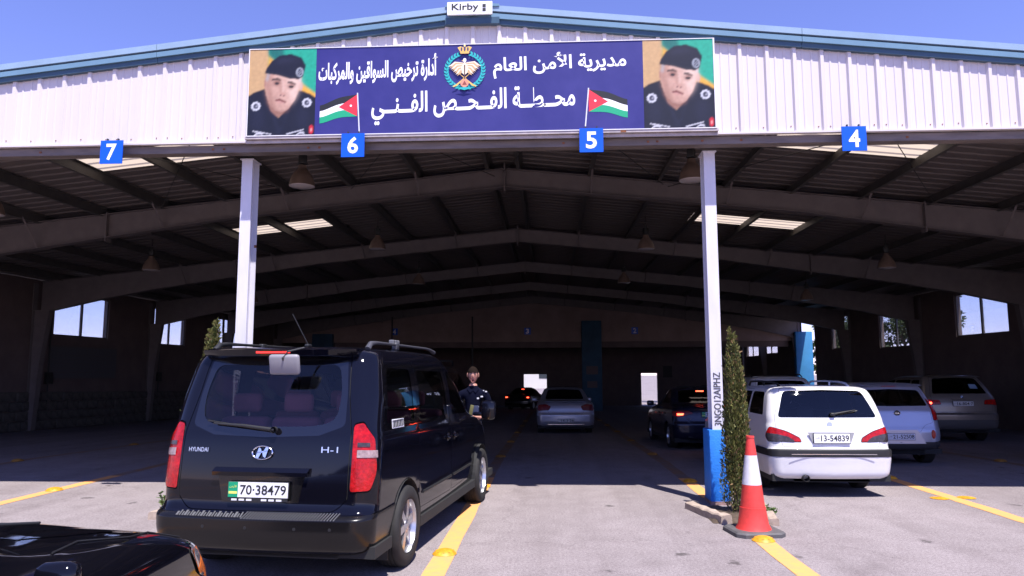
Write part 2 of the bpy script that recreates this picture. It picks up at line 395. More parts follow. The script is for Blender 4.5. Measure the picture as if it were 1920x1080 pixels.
b = MB(); b.prism([(XR - .36, 9.19, 6.505), (XR + .36, 9.19, 6.505), (XR + .36, 9.19, 6.535), (XR, 9.19, 6.57), (XR - .36, 9.19, 6.535)], (0, .25, 0)); P(b, 'ridge_cap', M_trimL)
b = MB(); b.prism([(XR - .36, 9.20, 6.27), (XR + .36, 9.20, 6.27), (XR + .36, 9.20, 6.36), (XR - .36, 9.20, 6.36)], (0, .07, 0)); P(b, 'ridge_cap', M_trimD)

# roof sheets, skylights
prof = []
for k in range(3):
    y = k * .3333
    prof += [(y, 0), (y + .12, 0), (y + .145, .035), (y + .19, .035), (y + .215, 0)]
prof.append((1.0, 0))
def sheet_me(o0, o1, sgn, name, m):
    b = MB(); vs = []
    for (y, dz) in prof:
        vs += [(sgn * o0, y, ZT(o0) + dz), (sgn * o1, y, ZT(o1) + dz)]
    b.add(vs, [(2 * k, 2 * k + 1, 2 * k + 3, 2 * k + 2) for k in range(len(prof) - 1)])
    me = bpy.data.meshes.new(name); me.from_pydata(b.v, [], b.f); me.materials.append(m); return me
SK = {4, 11}
for sgn in (-1, 1):
    full = sheet_me(.0, HS + .3, sgn, 'roof_sheet', M_roofin); a1 = sheet_me(.0, 5.0, sgn, 'roof_sheet', M_roofin)
    a2 = sheet_me(7.95, HS + .3, sgn, 'roof_sheet', M_roofin); sk = sheet_me(4.98, 7.97, sgn, 'skylight_sheet', M_skyl)
    for k in range(50):
        loc = (0, .54 + k - 1 if k else .12, 0)
        if k in SK:
            for me in (a1, a2, sk): link(me.name.split('.')[0], me, hall, loc)
        elif k == 0: link('roof_sheet', full, hall, loc).scale = (1, .42, 1)
        else: link('roof_sheet', full, hall, loc)
# purlins
offs = [.35, 1.97, 3.53, 5.0, 6.47, 7.95, 9.45, 10.95, 12.45, 13.9, 15.2]
for sgn in (-1, 1):
    for o in offs:
        z = ZT(o) - .004; b = MB()
        x = XR + sgn * o
        b.box(x - .004, x + .004, 9.42, YB, z - .2, z); b.box(x + .004, x + .075, 9.42, YB, z - .008, z); b.box(x - .075, x - .004, 9.42, YB, z - .2, z - .192)
        P(b, 'purlin', M_purlin)
# frames
zo = [0, 3.7, 6.6, 9.4, 12.0, 13.7, 15.55]; zbv = [5.87, 5.50, 5.20, 4.79, 4.42, 4.12, 3.72]
def zbot(o): return float(np.interp(o, zo, zbv))
def ztop(o): return 6.29 - .101 * o
FY = [16.35 + 7.1 * k for k in range(6)]
def frame_meshes(sgn):
    out = {}
    b = MB(); os_ = [.01] + [x for x in zo[1:]] + [15.9]
    for (o0, o1) in zip(os_, os_[1:]):
        for (y0, y1, ta, tb) in ((-.006, .006, 0, 0),):
            vs = []
            for o in (o0, o1):
                zb = zbot(min(o, 15.55)); vs += [(sgn * o, y0, zb), (sgn * o, y1, zb), (sgn * o, y1, ztop(o)), (sgn * o, y0, ztop(o))]
            b.add(vs, [(0, 3, 7, 4), (1, 5, 6, 2)])
        for top in (0, 1):
            vs = []
            for o in (o0, o1):
                z = ztop(o) if top else zbot(min(o, 15.55)); t = .014
                vs += [(sgn * o, -.11, z), (sgn * o, .11, z), (sgn * o, .11, z + t), (sgn * o, -.11, z + t)]
            b.add(vs, [(0, 3, 2, 1), (4, 5, 6, 7), (0, 1, 5, 4), (1, 2, 6, 5), (2, 3, 7, 6), (3, 0, 4, 7)])
    for o in (9.3,):
        b.box(sgn * o - .012, sgn * o + .012, -.11, .11, zbot(o) - .09, ztop(o) + .05)
    for o in (1.97, 5.0, 7.95, 10.95):       # flange braces
        for sy in (-1, 1): b.obox((sgn * o, sy * .62, ztop(o) + .03), (sgn * o, sy * .07, zbot(o) + .03), .045, .006)
    out['rafter'] = b
    b = MB(); q = [(15.96, -1.0), (15.78, 2.0), (15.56, 3.73)]
    for (a, z0), (c, z1) in zip(q, q[1:]):
        vs = [(sgn * a, -.006, z0), (sgn * a, .006, z0), (sgn * 16.12, .006, z0), (sgn * 16.12, -.006, z0), (sgn * c, -.006, z1), (sgn * c, .006, z1), (sgn * 16.12, .006, z1), (sgn * 16.12, -.006, z1)]
        b.add(vs, [(0, 4, 7, 3), (1, 2, 6, 5)])
        for (xa, xc) in ((a, c), (16.12, 16.12)):
            vs = []
            for x, z in ((xa, z0), (xc, z1)): vs += [(sgn * x, -.11, z), (sgn * x, .11, z), (sgn * (x - .014), .11, z), (sgn * (x - .014), -.11, z)]
            b.add(vs, [(0, 1, 5, 4), (1, 2, 6, 5), (2, 3, 7, 6), (3, 0, 4, 7)])
    b.box(min(sgn * 15.56, sgn * 16.12), max(sgn * 15.56, sgn * 16.12), -.11, .11, 3.725, 3.75)
    b.box(min(sgn * 16.11, sgn * 16.14), max(sgn * 16.11, sgn * 16.14), -.11, .11, 3.74, ztop(16.2))
    out['frame_column'] = b
    return out
fm = {}
for sgn in (-1, 1):
    for nme, b in frame_meshes(sgn).items():
        me = bpy.data.meshes.new(nme); me.from_pydata(b.v, [], b.f); me.materials.append(M_steel); fm[(sgn, nme)] = me
for y in FY:
    for (sgn, nme), me in fm.items(): link(nme, me, hall, (0, y - 9.3, 0))
    b = MB(); b.box(XR - .014, XR + .014, y - .13, y + .13, 5.77, 6.42); P(b, 'ridge_splice', M_steel)
# brace rods in the first bay
for (p, q) in (((-8.9, 9.6, 5.5), (-5.95, 16.2, 5.85)), ((-4.5, 9.6, 5.95), (-8.95, 16.2, 5.45)), ((-1.0, 9.6, 6.2), (-4.5, 16.2, 5.85)), ((-4.2, 9.6, 5.9), (-1.2, 16.2, 6.1)),
               ((.9, 9.6, 6.0), (-1.0, 16.2, 6.2)), ((-.9, 9.6, 6.2), (2.6, 16.2, 5.85)), ((7.0, 9.6, 5.5), (2.7, 16.2, 5.8)), ((4.0, 9.6, 5.8), (8.5, 16.2, 5.35))):
    b = MB(); b.tube([p, q], .009, 6); P(b, 'brace_rod', M_dkmetal)
# gable end frame hidden behind the cladding
b = MB(); b.box(XR - HS, XR + HS, 9.45, 9.47, 4.9, 4.95); P(b, 'gable_girt', M_purlin)
b = MB(); b.flat([(XR - HS, 9.42, 4.75), (XR - HS, 9.42, ZT(HS) - .02), (XR, 9.42, ZT(0) - .02), (XR + HS, 9.42, ZT(HS) - .02), (XR + HS, 9.42, 4.75)]); P(b, 'gable_lining', M_roofin)
# front posts (H section) and painted pedestals
def post(x, ped):
    b = MB(); y0, y1 = 9.62, 9.86; hw = .074
    b.box(x - hw, x + hw, y0, y0 + .012, .02, 4.61); b.box(x - hw, x + hw, y1 - .012, y1, .02, 4.61); b.box(x - .006, x + .006, y0 + .012, y1 - .012, .02, 4.61)
    b.box(x - hw - .02, x + hw + .02, y0 - .02, y1 + .02, 4.59, 4.605)
    for z, h in ((.35, .3), (.9, .12), (1.9, .05), (3.4, .04)): b.box(x + hw - .03, x + hw + .0015, y1 - .014, y1 + .0015, z, z + h, 1)
    po = P(b, 'front_post', [M_post, M_rust])
    if ped:
        b = MB(); b.box(x - .125, x + .125, 9.585, 9.97, 0.03, .935, bev=.012); P(b, 'pedestal', M_bluep, 40)
        b = MB(); b.box(x - .13, x + .13, 9.575, 9.98, 0, .045); P(b, 'pedestal_foot', mat('chipped_concrete', (.35, .22, .20), .9, noise=.4, nscale=12, bump=.6))
    else:
        b = MB(); b.box(x - .125, x + .125, 9.585, 9.97, 0.0, .935, bev=.012); P(b, 'pedestal', M_bluep, 40)
    b = MB(); b.text('3NGO12AIPHZ', (x + .045, 9.6165, .985), (0, 0, 1), (-1, 0, 0), .68, .09, 0, .008); P(b, 'stencil_lettering', mat('stencil_ink', (.05, .05, .06), .7), parent=hall)
post(XR - 3.15, False); post(XR + 3.14, True)
# side walls with window openings
def side_wall(X, sgn, wins, y0, y1, name='side_wall'):
    b = MB(); xi, xo = sorted((X, X + sgn * .22)); zt = ZT(HS) - .05
    ys = y0
    for (a, c, s, t) in wins:
        b.box(xi, xo, ys, a, -1.3, zt); b.box(xi, xo, a, c, -1.3, s); b.box(xi, xo, a, c, t, zt); ys = c
    b.box(xi, xo, ys, y1, -1.3, zt)
    P(b, name, M_plast)
    for (a, c, s, t) in wins: window(X + sgn * .08, a, c, s, t)
M_frame = mat('window_frame_metal', (.10, .085, .08), .5)
M_pane = glass('window_pane_glass', (.93, .95, .97), .6)
def window(x, a, c, s, t):
    b = MB(); w = .05
    b.box(x - .03, x + .03, a, c, s, s + w); b.box(x - .03, x + .03, a, c, t - w, t); b.box(x - .03, x + .03, a, a + w, s + w, t - w)
    b.box(x - .03, x + .03, c - w, c, s + w, t - w); md = (a + c) / 2; b.box(x - .03, x + .03, md - .045, md + .045, s + w, t - w)
    wf = P(b, 'window', M_frame)
    for (p, q) in ((a + w, md - .045), (md + .045, c - w)):
        b = MB(); b.box(x - .003, x + .003, p, q, s + w, t - w); P(b, 'pane', M_pane, parent=wf)
XLW, XRW = XR - 16.15, XR + 16.15
side_wall(XLW, -1, [(17.4, 20.3, 2.97, 4.5), (24.5, 27.65, 2.97, 4.5), (30.95, 33.7, 2.90, 4.5), (37.1, 39.8, 2.92, 4.5)], 9.35, YB)
side_wall(XRW, 1, [(17.4, 20.3, 2.9, 4.5), (24.9, 28.05, 2.93, 4.5), (31.3, 34.4, 2.70, 4.5), (37.6, 40.1, 2.82, 4.5)], 9.35, 42.6)
side_wall(XRW, 1, [(49.5, 52.6, 2.85, 4.0), (53.9, 57.3, 2.75, 4.0)], 45.4, YB)
# stone plinth on the left wall
M_stone = mat('plinth_stone', (.13, .115, .10), .9, noise=.5, nscale=4, bump=.5, bscale=12)
smesh = []
for k in range(5):
    b = MB(); b.rbox((0, 0, 0), (.10, .50 + .02 * k, .29), 0, .03); b.v = [(q[0] + random.uniform(-.012, .012), q[1] + random.uniform(-.012, .012), q[2] + random.uniform(-.012, .012)) for q in b.v]
    me = bpy.data.meshes.new('stone'); me.from_pydata(b.v, [], b.f); me.materials.append(M_stone); smesh.append(me)
for r in range(4):
    for k in range(42):
        y = 20.6 + k * .565 + (.28 if r % 2 else 0)
        if y > 44: continue
        link('stone', random.choice(smesh), hall, (XLW + .03 + HX, y + HY, .16 + r * .315 + GZ(y)))
# notice board, extinguisher
b = MB(); b.box(XLW, XLW + .06, 24.3, 28.2, 1.45, 2.62, 0); b.box(XLW + .06, XLW + .075, 24.35, 28.15, 1.5, 2.57, 1)
for k in range(5): b.box(XLW + .075, XLW + .08, 24.5, 28.0, 1.68 + k * .15, 1.70 + k * .15, 0)
for i, q in enumerate(b.v): b.v[i] = (q[0] - XLW, q[1] - 25.5, q[2])
tag(b.build('notice_board', [M_frame, mat('board_face', (.10, .10, .11), .6)], None, 0, (XLW, 25.5, 0)), 'long dark notice board on the left wall under the first window', 'notice board')
# rear partition: gable infill, blue columns, portal beams
b = MB(); YP = 44.95
pts = [(-13.4 + .0, 3.5), (14.5, 3.5)]
b.prism([(-16.9, YP, 3.5), (15.0, YP, 3.5), (15.0, YP, 4.0), (XR + 9.4, YP, zbot(9.4) + .1), (XR, YP, 5.95), (XR - 9.4, YP, zbot(9.4) + .1), (-16.9, YP, 4.1)], (0, .2, 0)); P(b, 'gable_infill', mat('beige_plaster', (.36, .26, .23), .85, noise=.3, nscale=.8, bump=.2, bscale=25))
for (x0, x1) in ((-13.3, 2.0), (3.25, 14.5)):
    b = MB(); b.box(x0, x1, YP + .2, YP + .55, 3.15, 3.5); P(b, 'portal_beam', M_plast)
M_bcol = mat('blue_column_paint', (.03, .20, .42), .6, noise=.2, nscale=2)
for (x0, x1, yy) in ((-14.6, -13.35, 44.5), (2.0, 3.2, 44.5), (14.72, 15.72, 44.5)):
    b = MB(); b.box(x0, x1, yy, yy + .42, -.9, 4.75 if x0 < 10 and x0 > 0 else 4.02, bev=.04); P(b, 'blue_column', M_bcol if x0 > 10 else mat('dull_blue_paint', (.035, .10, .17), .7, noise=.4, nscale=1.5), 40)  # left and middle columns: shade painted in as a darker copy of the blue
for x in (-4.6, -9.5):
    b = MB(); b.tube([(x, 44.0, -.9), (x, 44.0, 5.0)], .05, 8); P(b, 'pipe', M_dkmetal)
# far wall with two low openings
b = MB(); YW = 58.0
for (x0, x1, z0, z1) in ((-17.1, -1.98, -1.3, 4.7), (-.18, 7.2, -1.3, 4.7), (8.45, 15.1, -1.3, 4.7), (-1.98, -.18, 1.47, 4.7), (7.2, 8.45, 1.53, 4.7)): b.box(x0, x1, YW, YW + .25, z0, z1)
b.prism([(-17.1, YW, 4.7), (15.1, YW, 4.7), (XR, YW, 6.4)], (0, .25, 0)); P(b, 'far_wall', M_plast)
for (x0, x1) in ((-10.5, -9.0), (3.2, 3.35)):
    pass
b = MB(); b.box(8.9, 9.6, YW - .02, YW, 1.2, 2.1); P(b, 'dark_panel', M_black)
for (x0, z0, w_, h_) in ((2.25, 1.5, .7, .5), (2.3, .7, .6, .4)):
    b = MB(); b.box(x0, x0 + w_, 44.47, 44.5, z0, z0 + h_, 0); b.box(x0 + .03, x0 + w_ - .03, 44.462, 44.47, z0 + .03, z0 + h_ - .03, 1); tag(b.build('wall_notice', [M_frame, mat('notice_face', (.12, .09, .09), .7)]), 'dark framed notice on the middle blue column, %s one' % ('upper' if z0 > 1 else 'lower'), 'notice')
def rack(x, y, w, h, lab):
    t = thing('metal_rack', lab, 'rack', (x, y, GZ(y)))
    for sx in (0, w):
        for sy in (0, .45): b = MB(); b.box(sx - .02, sx + .02, sy - .02, sy + .02, 0, h); b.build('upright', M_trimG, t)
    for k in range(4):
        b = MB(); b.box(0, w, 0, .45, .12 + k * (h - .2) / 3, .15 + k * (h - .2) / 3); b.build('shelf', M_trimG, t)
    for k in range(5): b = MB(); b.rbox((.15 + (k % 3) * w * .32, .22, .16 + (k // 2) * (h - .2) / 3 + .12), (.22, .25, .2 + .03 * k), 0, .02); b.build('stored_box', mat('stored_box_%d' % (k % 2), ((.10, .09, .08), (.05, .06, .09))[k % 2], .8), t)
rack(-9.5, 43.3, 2.2, 1.9, 'dim long rack before the rear partition left of the van roof')
for (x, y) in ((-12.2, 44.2), (9.2, 44.2)):
    b = MB(); b.rbox((0, 0, .55), (1.1, .6, 1.1), 0, .03); b.box(-.45, .45, -.32, -.30, .25, .9, 1); b.rbox((0, 0, 1.35), (.5, .25, .35), 1, .03); tag(b.build('test_console', [mat('console_grey', (.14, .15, .17), .5), M_black], None, 0, (x, y, GZ(y))), 'grey test console in the shade at the rear partition, %s side' % ('left' if x < 0 else 'right'), 'machine')
for yy in (17.2, 24.3, 31.4):
    b = MB(); b.tube([(XLW + .05, yy, 4.3), (XLW + .05, yy, .9), (XLW + .05, yy + .02, .6)], .02, 6); b.rbox((XLW + .08, yy, 1.5), (.12, .3, .4), 0, .02); P(b, 'conduit', M_dkmetal)
# number plates of the lanes
M_sblue = mat('sign_blue', (.0, .095, .66), .35, noise=.08, nscale=4)
def num_sign(n, x, z, s, y, lab):
    b = MB(); b.box(-s / 2, s / 2, 0, .012, -s * .52, s * .52, 0); b.text(n, (-s * .23, -.0025, -s * .37), (1, 0, 0), (0, 0, 1), s * .46, s * .74, 1, .025)
    for sx in (-.12, .12): b.box(s * sx * 2 - .008, s * sx * 2 + .008, .012, .04, s * .3, s * .62, 2)
    return tag(b.build('lane_number_sign', [M_sblue, M_white, M_dkmetal], None, 0, (x, y, z)), lab, 'sign')
for n, x, z in (('7', -5.79, 4.595), ('6', -2.54, 4.63), ('5', .57, 4.64), ('4', 3.88, 4.60)):
    num_sign(n, x, z, .305, 9.17, 'blue square lane sign with white number %s under the front gable' % {'7': 'seven', '6': 'six', '5': 'five', '4': 'four'}[n])
for n, x in (('4', -9.55), ('3', -1.3), ('2', 5.25)):
    num_sign(n, x, 4.15, .40, YP - .03, 'small blue sign with number %s on the dim rear partition' % {'4': 'four', '3': 'three', '2': 'two'}[n])
# ridge sign
b = MB(); b.box(-.30, .30, 0, .03, -.09, .09, 0, bev=.006); b.text('Kirby', (-.24, -.003, -.055), (1, 0, 0), (0, 0, 1), .36, .12, 1, .02)
b.box(.17, .215, -.003, 0, .005, .05, 1); b.box(.17, .215, -.003, 0, -.05, -.005, 1)
tag(b.build('ridge_sign', [M_white, M_black], None, 0, (XR - .03, 9.15, 6.465)), 'small white plate with black lettering at the peak of the gable', 'sign')

# ------------------------------------------------------------------ banner sign
M_navy = mat('banner_navy', (.022, .020, .155), .4, noise=.18, nscale=2.2, col2=(.036, .032, .19))
BX, BZ, BW, BH = -3.97, 4.79, 6.13, 1.19
ban = thing('banner_sign', 'wide blue banner with white Arabic lettering, emblem, flags and two portraits', 'sign', (BX, 9.20, BZ))
b = MB(); b.box(0, BW, 0, .05, 0, BH); b.build('board', M_navy, ban)
b = MB(); b.box(-.012, 0, -.008, .05, -.01, BH + .01); b.box(BW, BW + .02, -.008, .05, -.01, BH + .01); b.box(0, BW, -.008, .05, -.012, 0); b.box(0, BW, -.008, .05, BH, BH + .01)
b.build('border', mat('banner_edge', (.70, .68, .70), .5), ban)
def layer(name, shapes, parent, base=.0015):
    # shapes: list of (polygon in x,z, colour) stacked outwards
    cols = []; b = MB()
    for i, (poly, c) in enumerate(shapes):
        if c not in cols: cols.append(c)
        b.flat([(x, -base - i * .00035, z) for x, z in poly], cols.index(c))
    return b.build(name, [mat('print_%02d_%02d_%02d' % tuple(int(q * 99) for q in c), c, .45) for c in cols], parent)
for s, x, z, w, h, bo in (('مديرية الأمن العام', -.70 - BX, 5.50 - BZ, 1.74, .33, .022), ('أدارة ترخيص السواقين والمركبات', -3.03 - BX, 5.46 - BZ, 1.60, .38, .030), ('محــطــة الفــحــص الفــنــي', -2.31 - BX, 4.90 - BZ, 2.68, .45, .022)):
    b = MB(); b.text(arabic(s), (x, -.002, z), (1, 0, .022), (0, 0, 1), w, h, 0, bo); b.build('lettering', M_white, ban)
def ell(cx, cz, rx, rz, n=24, a0=0, a1=360, rot=0):
    out = []
    for k in range(n + (0 if a1 - a0 >= 360 else 1)):
        t = R_(a0 + (a1 - a0) * k / n); x, z = rx * math.cos(t), rz * math.sin(t)
        out.append((cx + x * math.cos(rot) - z * math.sin(rot), cz + x * math.sin(rot) + z * math.cos(rot)))
    return out
def portrait_mesh():
    NX, NZ = 100, 132; gx, gz = np.meshgrid((np.arange(NX) + .5) / NX, (np.arange(NZ) + .5) / NZ); img = np.zeros((NZ, NX, 3)); fx, fz = gx.ravel(), gz.ravel()
    def blur(a, s_):
        if s_ <= 0: return a
        k = np.exp(-.5 * (np.arange(-int(3 * s_) - 1, int(3 * s_) + 2) / s_)**2); k /= k.sum(); h = len(k) // 2
        a = np.pad(a, ((h, h), (0, 0)), 'edge'); a = sum(k[i] * a[i:i + NZ] for i in range(len(k))); a = np.pad(a, ((0, 0), (h, h)), 'edge'); return sum(k[i] * a[:, i:i + NX] for i in range(len(k)))
    def put(p, c, s_=.7, al=1.0):
        m = blur(in_poly(fx, fz, p).astype(float).reshape(NZ, NX), s_)[..., None] * al; img[:] = img * (1 - m) + np.array(c) * m
    E = ell
    put([(-1, -1), (2, -1), (2, 2), (-1, 2)], (.62, .42, .22)); put([(.28, .3), (1.2, .2), (1.2, 1.2), (.28, 1.2)], (.03, .44, .30), 1.0); put([(.28, .8), (.45, .6), (1.1, .26), (1.1, .42), (.6, .7), (.28, .94)], (.80, .46, .08), 1.6)
    put([(.28, 1.1), (.28, .93), (.5, .80), (.52, 1.1)], (.02, .20, .17), 2.5); put([(.28, .86), (.34, .75), (.36, .60), (.28, .62)], (.62, .30, .08), 2.5)
    put([(-.1, -.1), (-.1, .40), (.08, .50), (.24, .54), (.30, .42), (.46, .2), (.62, .42), (.76, .52), (.92, .47), (1.1, .38), (1.1, -.1)], (.010, .011, .028), .9)
    put([(.30, .40), (.40, .24), (.47, .10), (.52, .10), (.62, .36), (.58, .2), (.50, .02), (.44, .02)], (.02, .022, .05), 1.5, .8); put(E(.15, .2, .10, .14), (.022, .024, .055), 4, .7); put(E(.82, .2, .10, .14), (.022, .024, .055), 4, .7)
    put([(.28, .44), (.34, .28), (.46, .20), (.56, .28), (.66, .44)], (.40, .22, .16), .9)
    put(E(.262, .60, .032, .062), (.50, .28, .21)); put(E(.262, .60, .015, .035), (.28, .12, .09), 1); put(E(.782, .56, .026, .052), (.62, .42, .34))
    put([(.27, .74), (.245, .62), (.258, .48), (.31, .37), (.40, .285), (.50, .262), (.60, .295), (.70, .41), (.77, .55), (.79, .70), (.70, .76), (.45, .80)], (.64, .42, .33), .8)
    put([(.27, .74), (.25, .62), (.258, .48), (.31, .37), (.40, .285), (.44, .30), (.37, .42), (.33, .55), (.35, .72)], (.42, .235, .17), 3.2, .8)       # shaded cheek
    put([(.56, .72), (.76, .70), (.77, .56), (.70, .42), (.62, .34), (.60, .50)], (.82, .64, .54), 4, .8); put(E(.50, .70, .10, .03), (.78, .58, .48), 3, .7)
    put([(.27, .76), (.25, .64), (.285, .62), (.32, .74)], (.46, .42, .40), 1.4, .9); put([(.79, .72), (.775, .62), (.755, .61), (.74, .73)], (.66, .62, .60), 1.4, .9)
    put([(.345, .655), (.43, .665), (.485, .64), (.485, .62), (.42, .638), (.345, .632)], (.08, .05, .04), .8, .95); put([(.58, .62), (.64, .62), (.70, .595), (.70, .575), (.63, .59), (.58, .60)], (.09, .06, .05), .8, .95)
    put(E(.42, .605, .062, .034), (.30, .15, .11), 1.8, .85); put(E(.635, .565, .056, .032), (.36, .19, .14), 1.8, .85); put(E(.42, .598, .036, .014), (.03, .02, .02), .6); put(E(.635, .557, .036, .014), (.03, .02, .02), .6)
    put(E(.42, .57, .045, .012), (.50, .31, .24), 1.4, .6); put([(.49, .63), (.52, .63), (.53, .50), (.50, .50)], (.80, .60, .50), 1.6, .8); put([(.475, .62), (.492, .62), (.495, .50), (.455, .48)], (.44, .25, .19), 1.6, .75)
    put(E(.505, .475, .052, .020), (.60, .37, .29), 1.2, .9); put(E(.478, .462, .012, .007), (.12, .05, .05), .7); put(E(.53, .457, .012, .007), (.12, .05, .05), .7); put([(.42, .50), (.435, .49), (.40, .42), (.39, .43)], (.42, .24, .18), 1.5, .7); put([(.59, .47), (.60, .48), (.62, .40), (.61, .39)], (.50, .31, .25), 1.5, .6)
    put([(.40, .41), (.47, .425), (.50, .415), (.57, .385), (.56, .368), (.47, .395), (.41, .393)], (.22, .07, .06), .8, .95); put([(.41, .385), (.47, .395), (.55, .364), (.48, .362)], (.60, .33, .28), 1.0, .8); put(E(.49, .335, .06, .012), (.44, .26, .20), 2, .6)
    put([(.30, .44), (.33, .36), (.43, .285), (.56, .285), (.66, .38), (.60, .27), (.50, .245), (.38, .26), (.28, .38)], (.30, .15, .11), 2.2, .6)
    put([(.235, .72), (.25, .77), (.33, .86), (.45, .925), (.62, .94), (.78, .895), (.845, .80), (.80, .67), (.74, .645), (.60, .655), (.42, .70), (.30, .715)], (.012, .012, .030), .8)
    put([(.36, .84), (.48, .89), (.62, .90), (.74, .86), (.60, .85), (.46, .83)], (.035, .036, .07), 3, .8); put([(.245, .725), (.42, .705), (.60, .66), (.79, .675), (.79, .69), (.60, .68), (.42, .725), (.25, .742)], (.03, .03, .04), .8, .8)
    put(E(.755, .725, .055, .055), (.45, .48, .52), .7); put(E(.755, .725, .040, .040), (.08, .09, .12), .7)
    for k in range(5): put([(.725, .695 + .012 * k), (.785, .705 + .012 * k), (.785, .709 + .012 * k), (.725, .699 + .012 * k)], (.6, .62, .66), .5, .8)
    for cx_, cz_ in ((.115, .34), (.875, .37)):
        for k in range(9):
            a = k * 2 * math.pi / 9; put(E(cx_ + math.cos(a) * .050, cz_ + math.sin(a) * .036, .024, .019, n=8), (.72, .73, .78), .6)
        put(E(cx_, cz_, .040, .030, n=12), (.04, .04, .07), .8); put(E(cx_ + .01, cz_, .014, .012, n=8), (.5, .5, .55), .7)
    for p in ([(.08, .060), (.36, .020), (.36, .008), (.08, .045)], [(.10, .0), (.14, .035), (.22, .03), (.24, .0), (.18, .02)], [(.58, .02), (.84, .068), (.84, .055), (.60, .008)], [(.72, .0), (.78, .035), (.84, .04), (.86, .0), (.80, .02)]): put(p, (.72, .72, .76), .5, .9)
    put(E(.95, .06, .035, .055, n=10), (.68, .03, .05), .7); put(E(.95, .06, .016, .022, n=6), (.8, .5, .45), .7)
    rs = np.random.RandomState(4); img += blur(rs.normal(0, .12, (NZ, NX)), 1.2)[..., None] * (img + .02); img = np.clip(img, 0, 1)**1.2 * .86
    vx, vz = np.meshgrid(np.arange(NX + 1) / NX, np.arange(NZ + 1) / NZ); vs = np.stack([vx.ravel() * .905, np.full(vx.size, -.0015), vz.ravel() * BH], -1)
    i, j = np.meshgrid(np.arange(NX), np.arange(NZ)); a = (j * (NX + 1) + i).ravel(); fs = np.stack([a, a + 1, a + NX + 2, a + NX + 1], -1)
    me = bpy.data.meshes.new('portrait'); me.from_pydata(vs.tolist(), [], fs.tolist()); ca = me.color_attributes.new('print', 'FLOAT_COLOR', 'POINT')
    pad = np.pad(img, ((0, 1), (0, 1), (0, 0)), 'edge'); pad[1:, 1:] = (np.pad(img, ((0, 1), (0, 1), (0, 0)), 'edge')[1:, 1:] + pad[:-1, :-1]) / 2
    ca.data.foreach_set('color', np.concatenate([pad.reshape(-1, 3), np.ones((pad.shape[0] * pad.shape[1], 1))], 1).ravel())
    m = mat('portrait_print', (1, 1, 1), .42); n = m.node_tree.nodes.new('ShaderNodeVertexColor'); n.layer_name = 'print'; m.node_tree.links.new(n.outputs[0], m.node_tree.nodes['Principled BSDF'].inputs['Base Color']); me.materials.append(m); return me
pmesh = None
# emblem
cx, cz = -1.075 - BX, 5.64 - BZ
TE, GO, CR = (.02, .42, .42), (.75, .48, .12), (.82, .68, .50)
sh = []
for sd in (-1, 1):
    for k in range(15):
        a = R_(-82 + k * 10.4); r = .235; px, pz = cx + sd * r * math.cos(a) * 1.03, cz - .02 + r * math.sin(a)
        for dr in (-1, 1):
            ang = a + math.pi / 2 - dr * .55; ln = .062
            tx, tz = math.cos(ang) * ln, math.sin(ang) * ln; nx, nz = -math.sin(ang) * .015, math.cos(ang) * .015
            sh.append(([(px, pz), (px + sd * (tx * .45 + nx), pz + tz * .45 + nz), (px + sd * tx, pz + tz), (px + sd * (tx * .45 - nx), pz + tz * .45 - nz)], TE))
for sd in (-1, 1):
    for k in range(8):       # wing feathers
        y = .10 - k * .018; ln = .22 - k * .017
        sh.append(([(cx + sd * .02, cz + .085 - k * .012), (cx + sd * ln * .6, cz + y), (cx + sd * ln, cz + y - .07), (cx + sd * ln * .7, cz + y - .055), (cx + sd * .02, cz + .04 - k * .012)], CR if k % 2 == 0 else (.55, .36, .18)))
    sh.append(([(cx + sd * .075, cz - .06), (cx + sd * .09, cz - .05), (cx - sd * .10, cz - .235), (cx - sd * .15, cz - .25), (cx - sd * .155, cz - .235), (cx - sd * .115, cz - .215)], GO))
sh += [([(cx - .05, cz + .02), (cx - .035, cz - .06), (cx, cz - .09), (cx + .035, cz - .06), (cx + .05, cz + .02), (cx, cz + .10)], CR), (ell(cx, cz + .115, .022, .028), (.9, .9, .9)), ([(cx - .02, cz + .115), (cx - .045, cz + .105), (cx - .02, cz + .10)], GO),
       ([(cx - .008, cz + .05), (cx + .008, cz + .05), (cx + .006, cz - .2), (cx - .006, cz - .2)], (.1, .05, .04)), (ell(cx, cz - .20, .055, .055), (.66, .28, .18)), ([(cx - .032, cz - .225), (cx + .032, cz - .225), (cx, cz - .165)], (.25, .06, .05)),
       ([(cx - .12, cz - .262), (cx, cz - .252), (cx + .12, cz - .262), (cx, cz - .295)], TE),
       ([(cx - .055, cz + .205), (cx + .055, cz + .205), (cx + .062, cz + .225), (cx - .062, cz + .225)], GO), ([(cx - .058, cz + .227), (cx + .058, cz + .227), (cx + .095, cz + .29), (cx + .055, cz + .305), (cx, cz + .285), (cx - .055, cz + .305), (cx - .095, cz + .29)], GO),
       (ell(cx, cz + .27, .014, .035), (.08, .05, .12)), (ell(cx - .042, cz + .265, .012, .028), (.08, .05, .12)), (ell(cx + .042, cz + .265, .012, .028), (.08, .05, .12)),
       (ell(cx, cz + .312, .014, .014), (.9, .7, .2)), ([(cx - .004, cz + .32), (cx + .004, cz + .32), (cx + .004, cz + .345), (cx - .004, cz + .345)], (.9, .9, .9))]
layer('emblem', sh, ban)
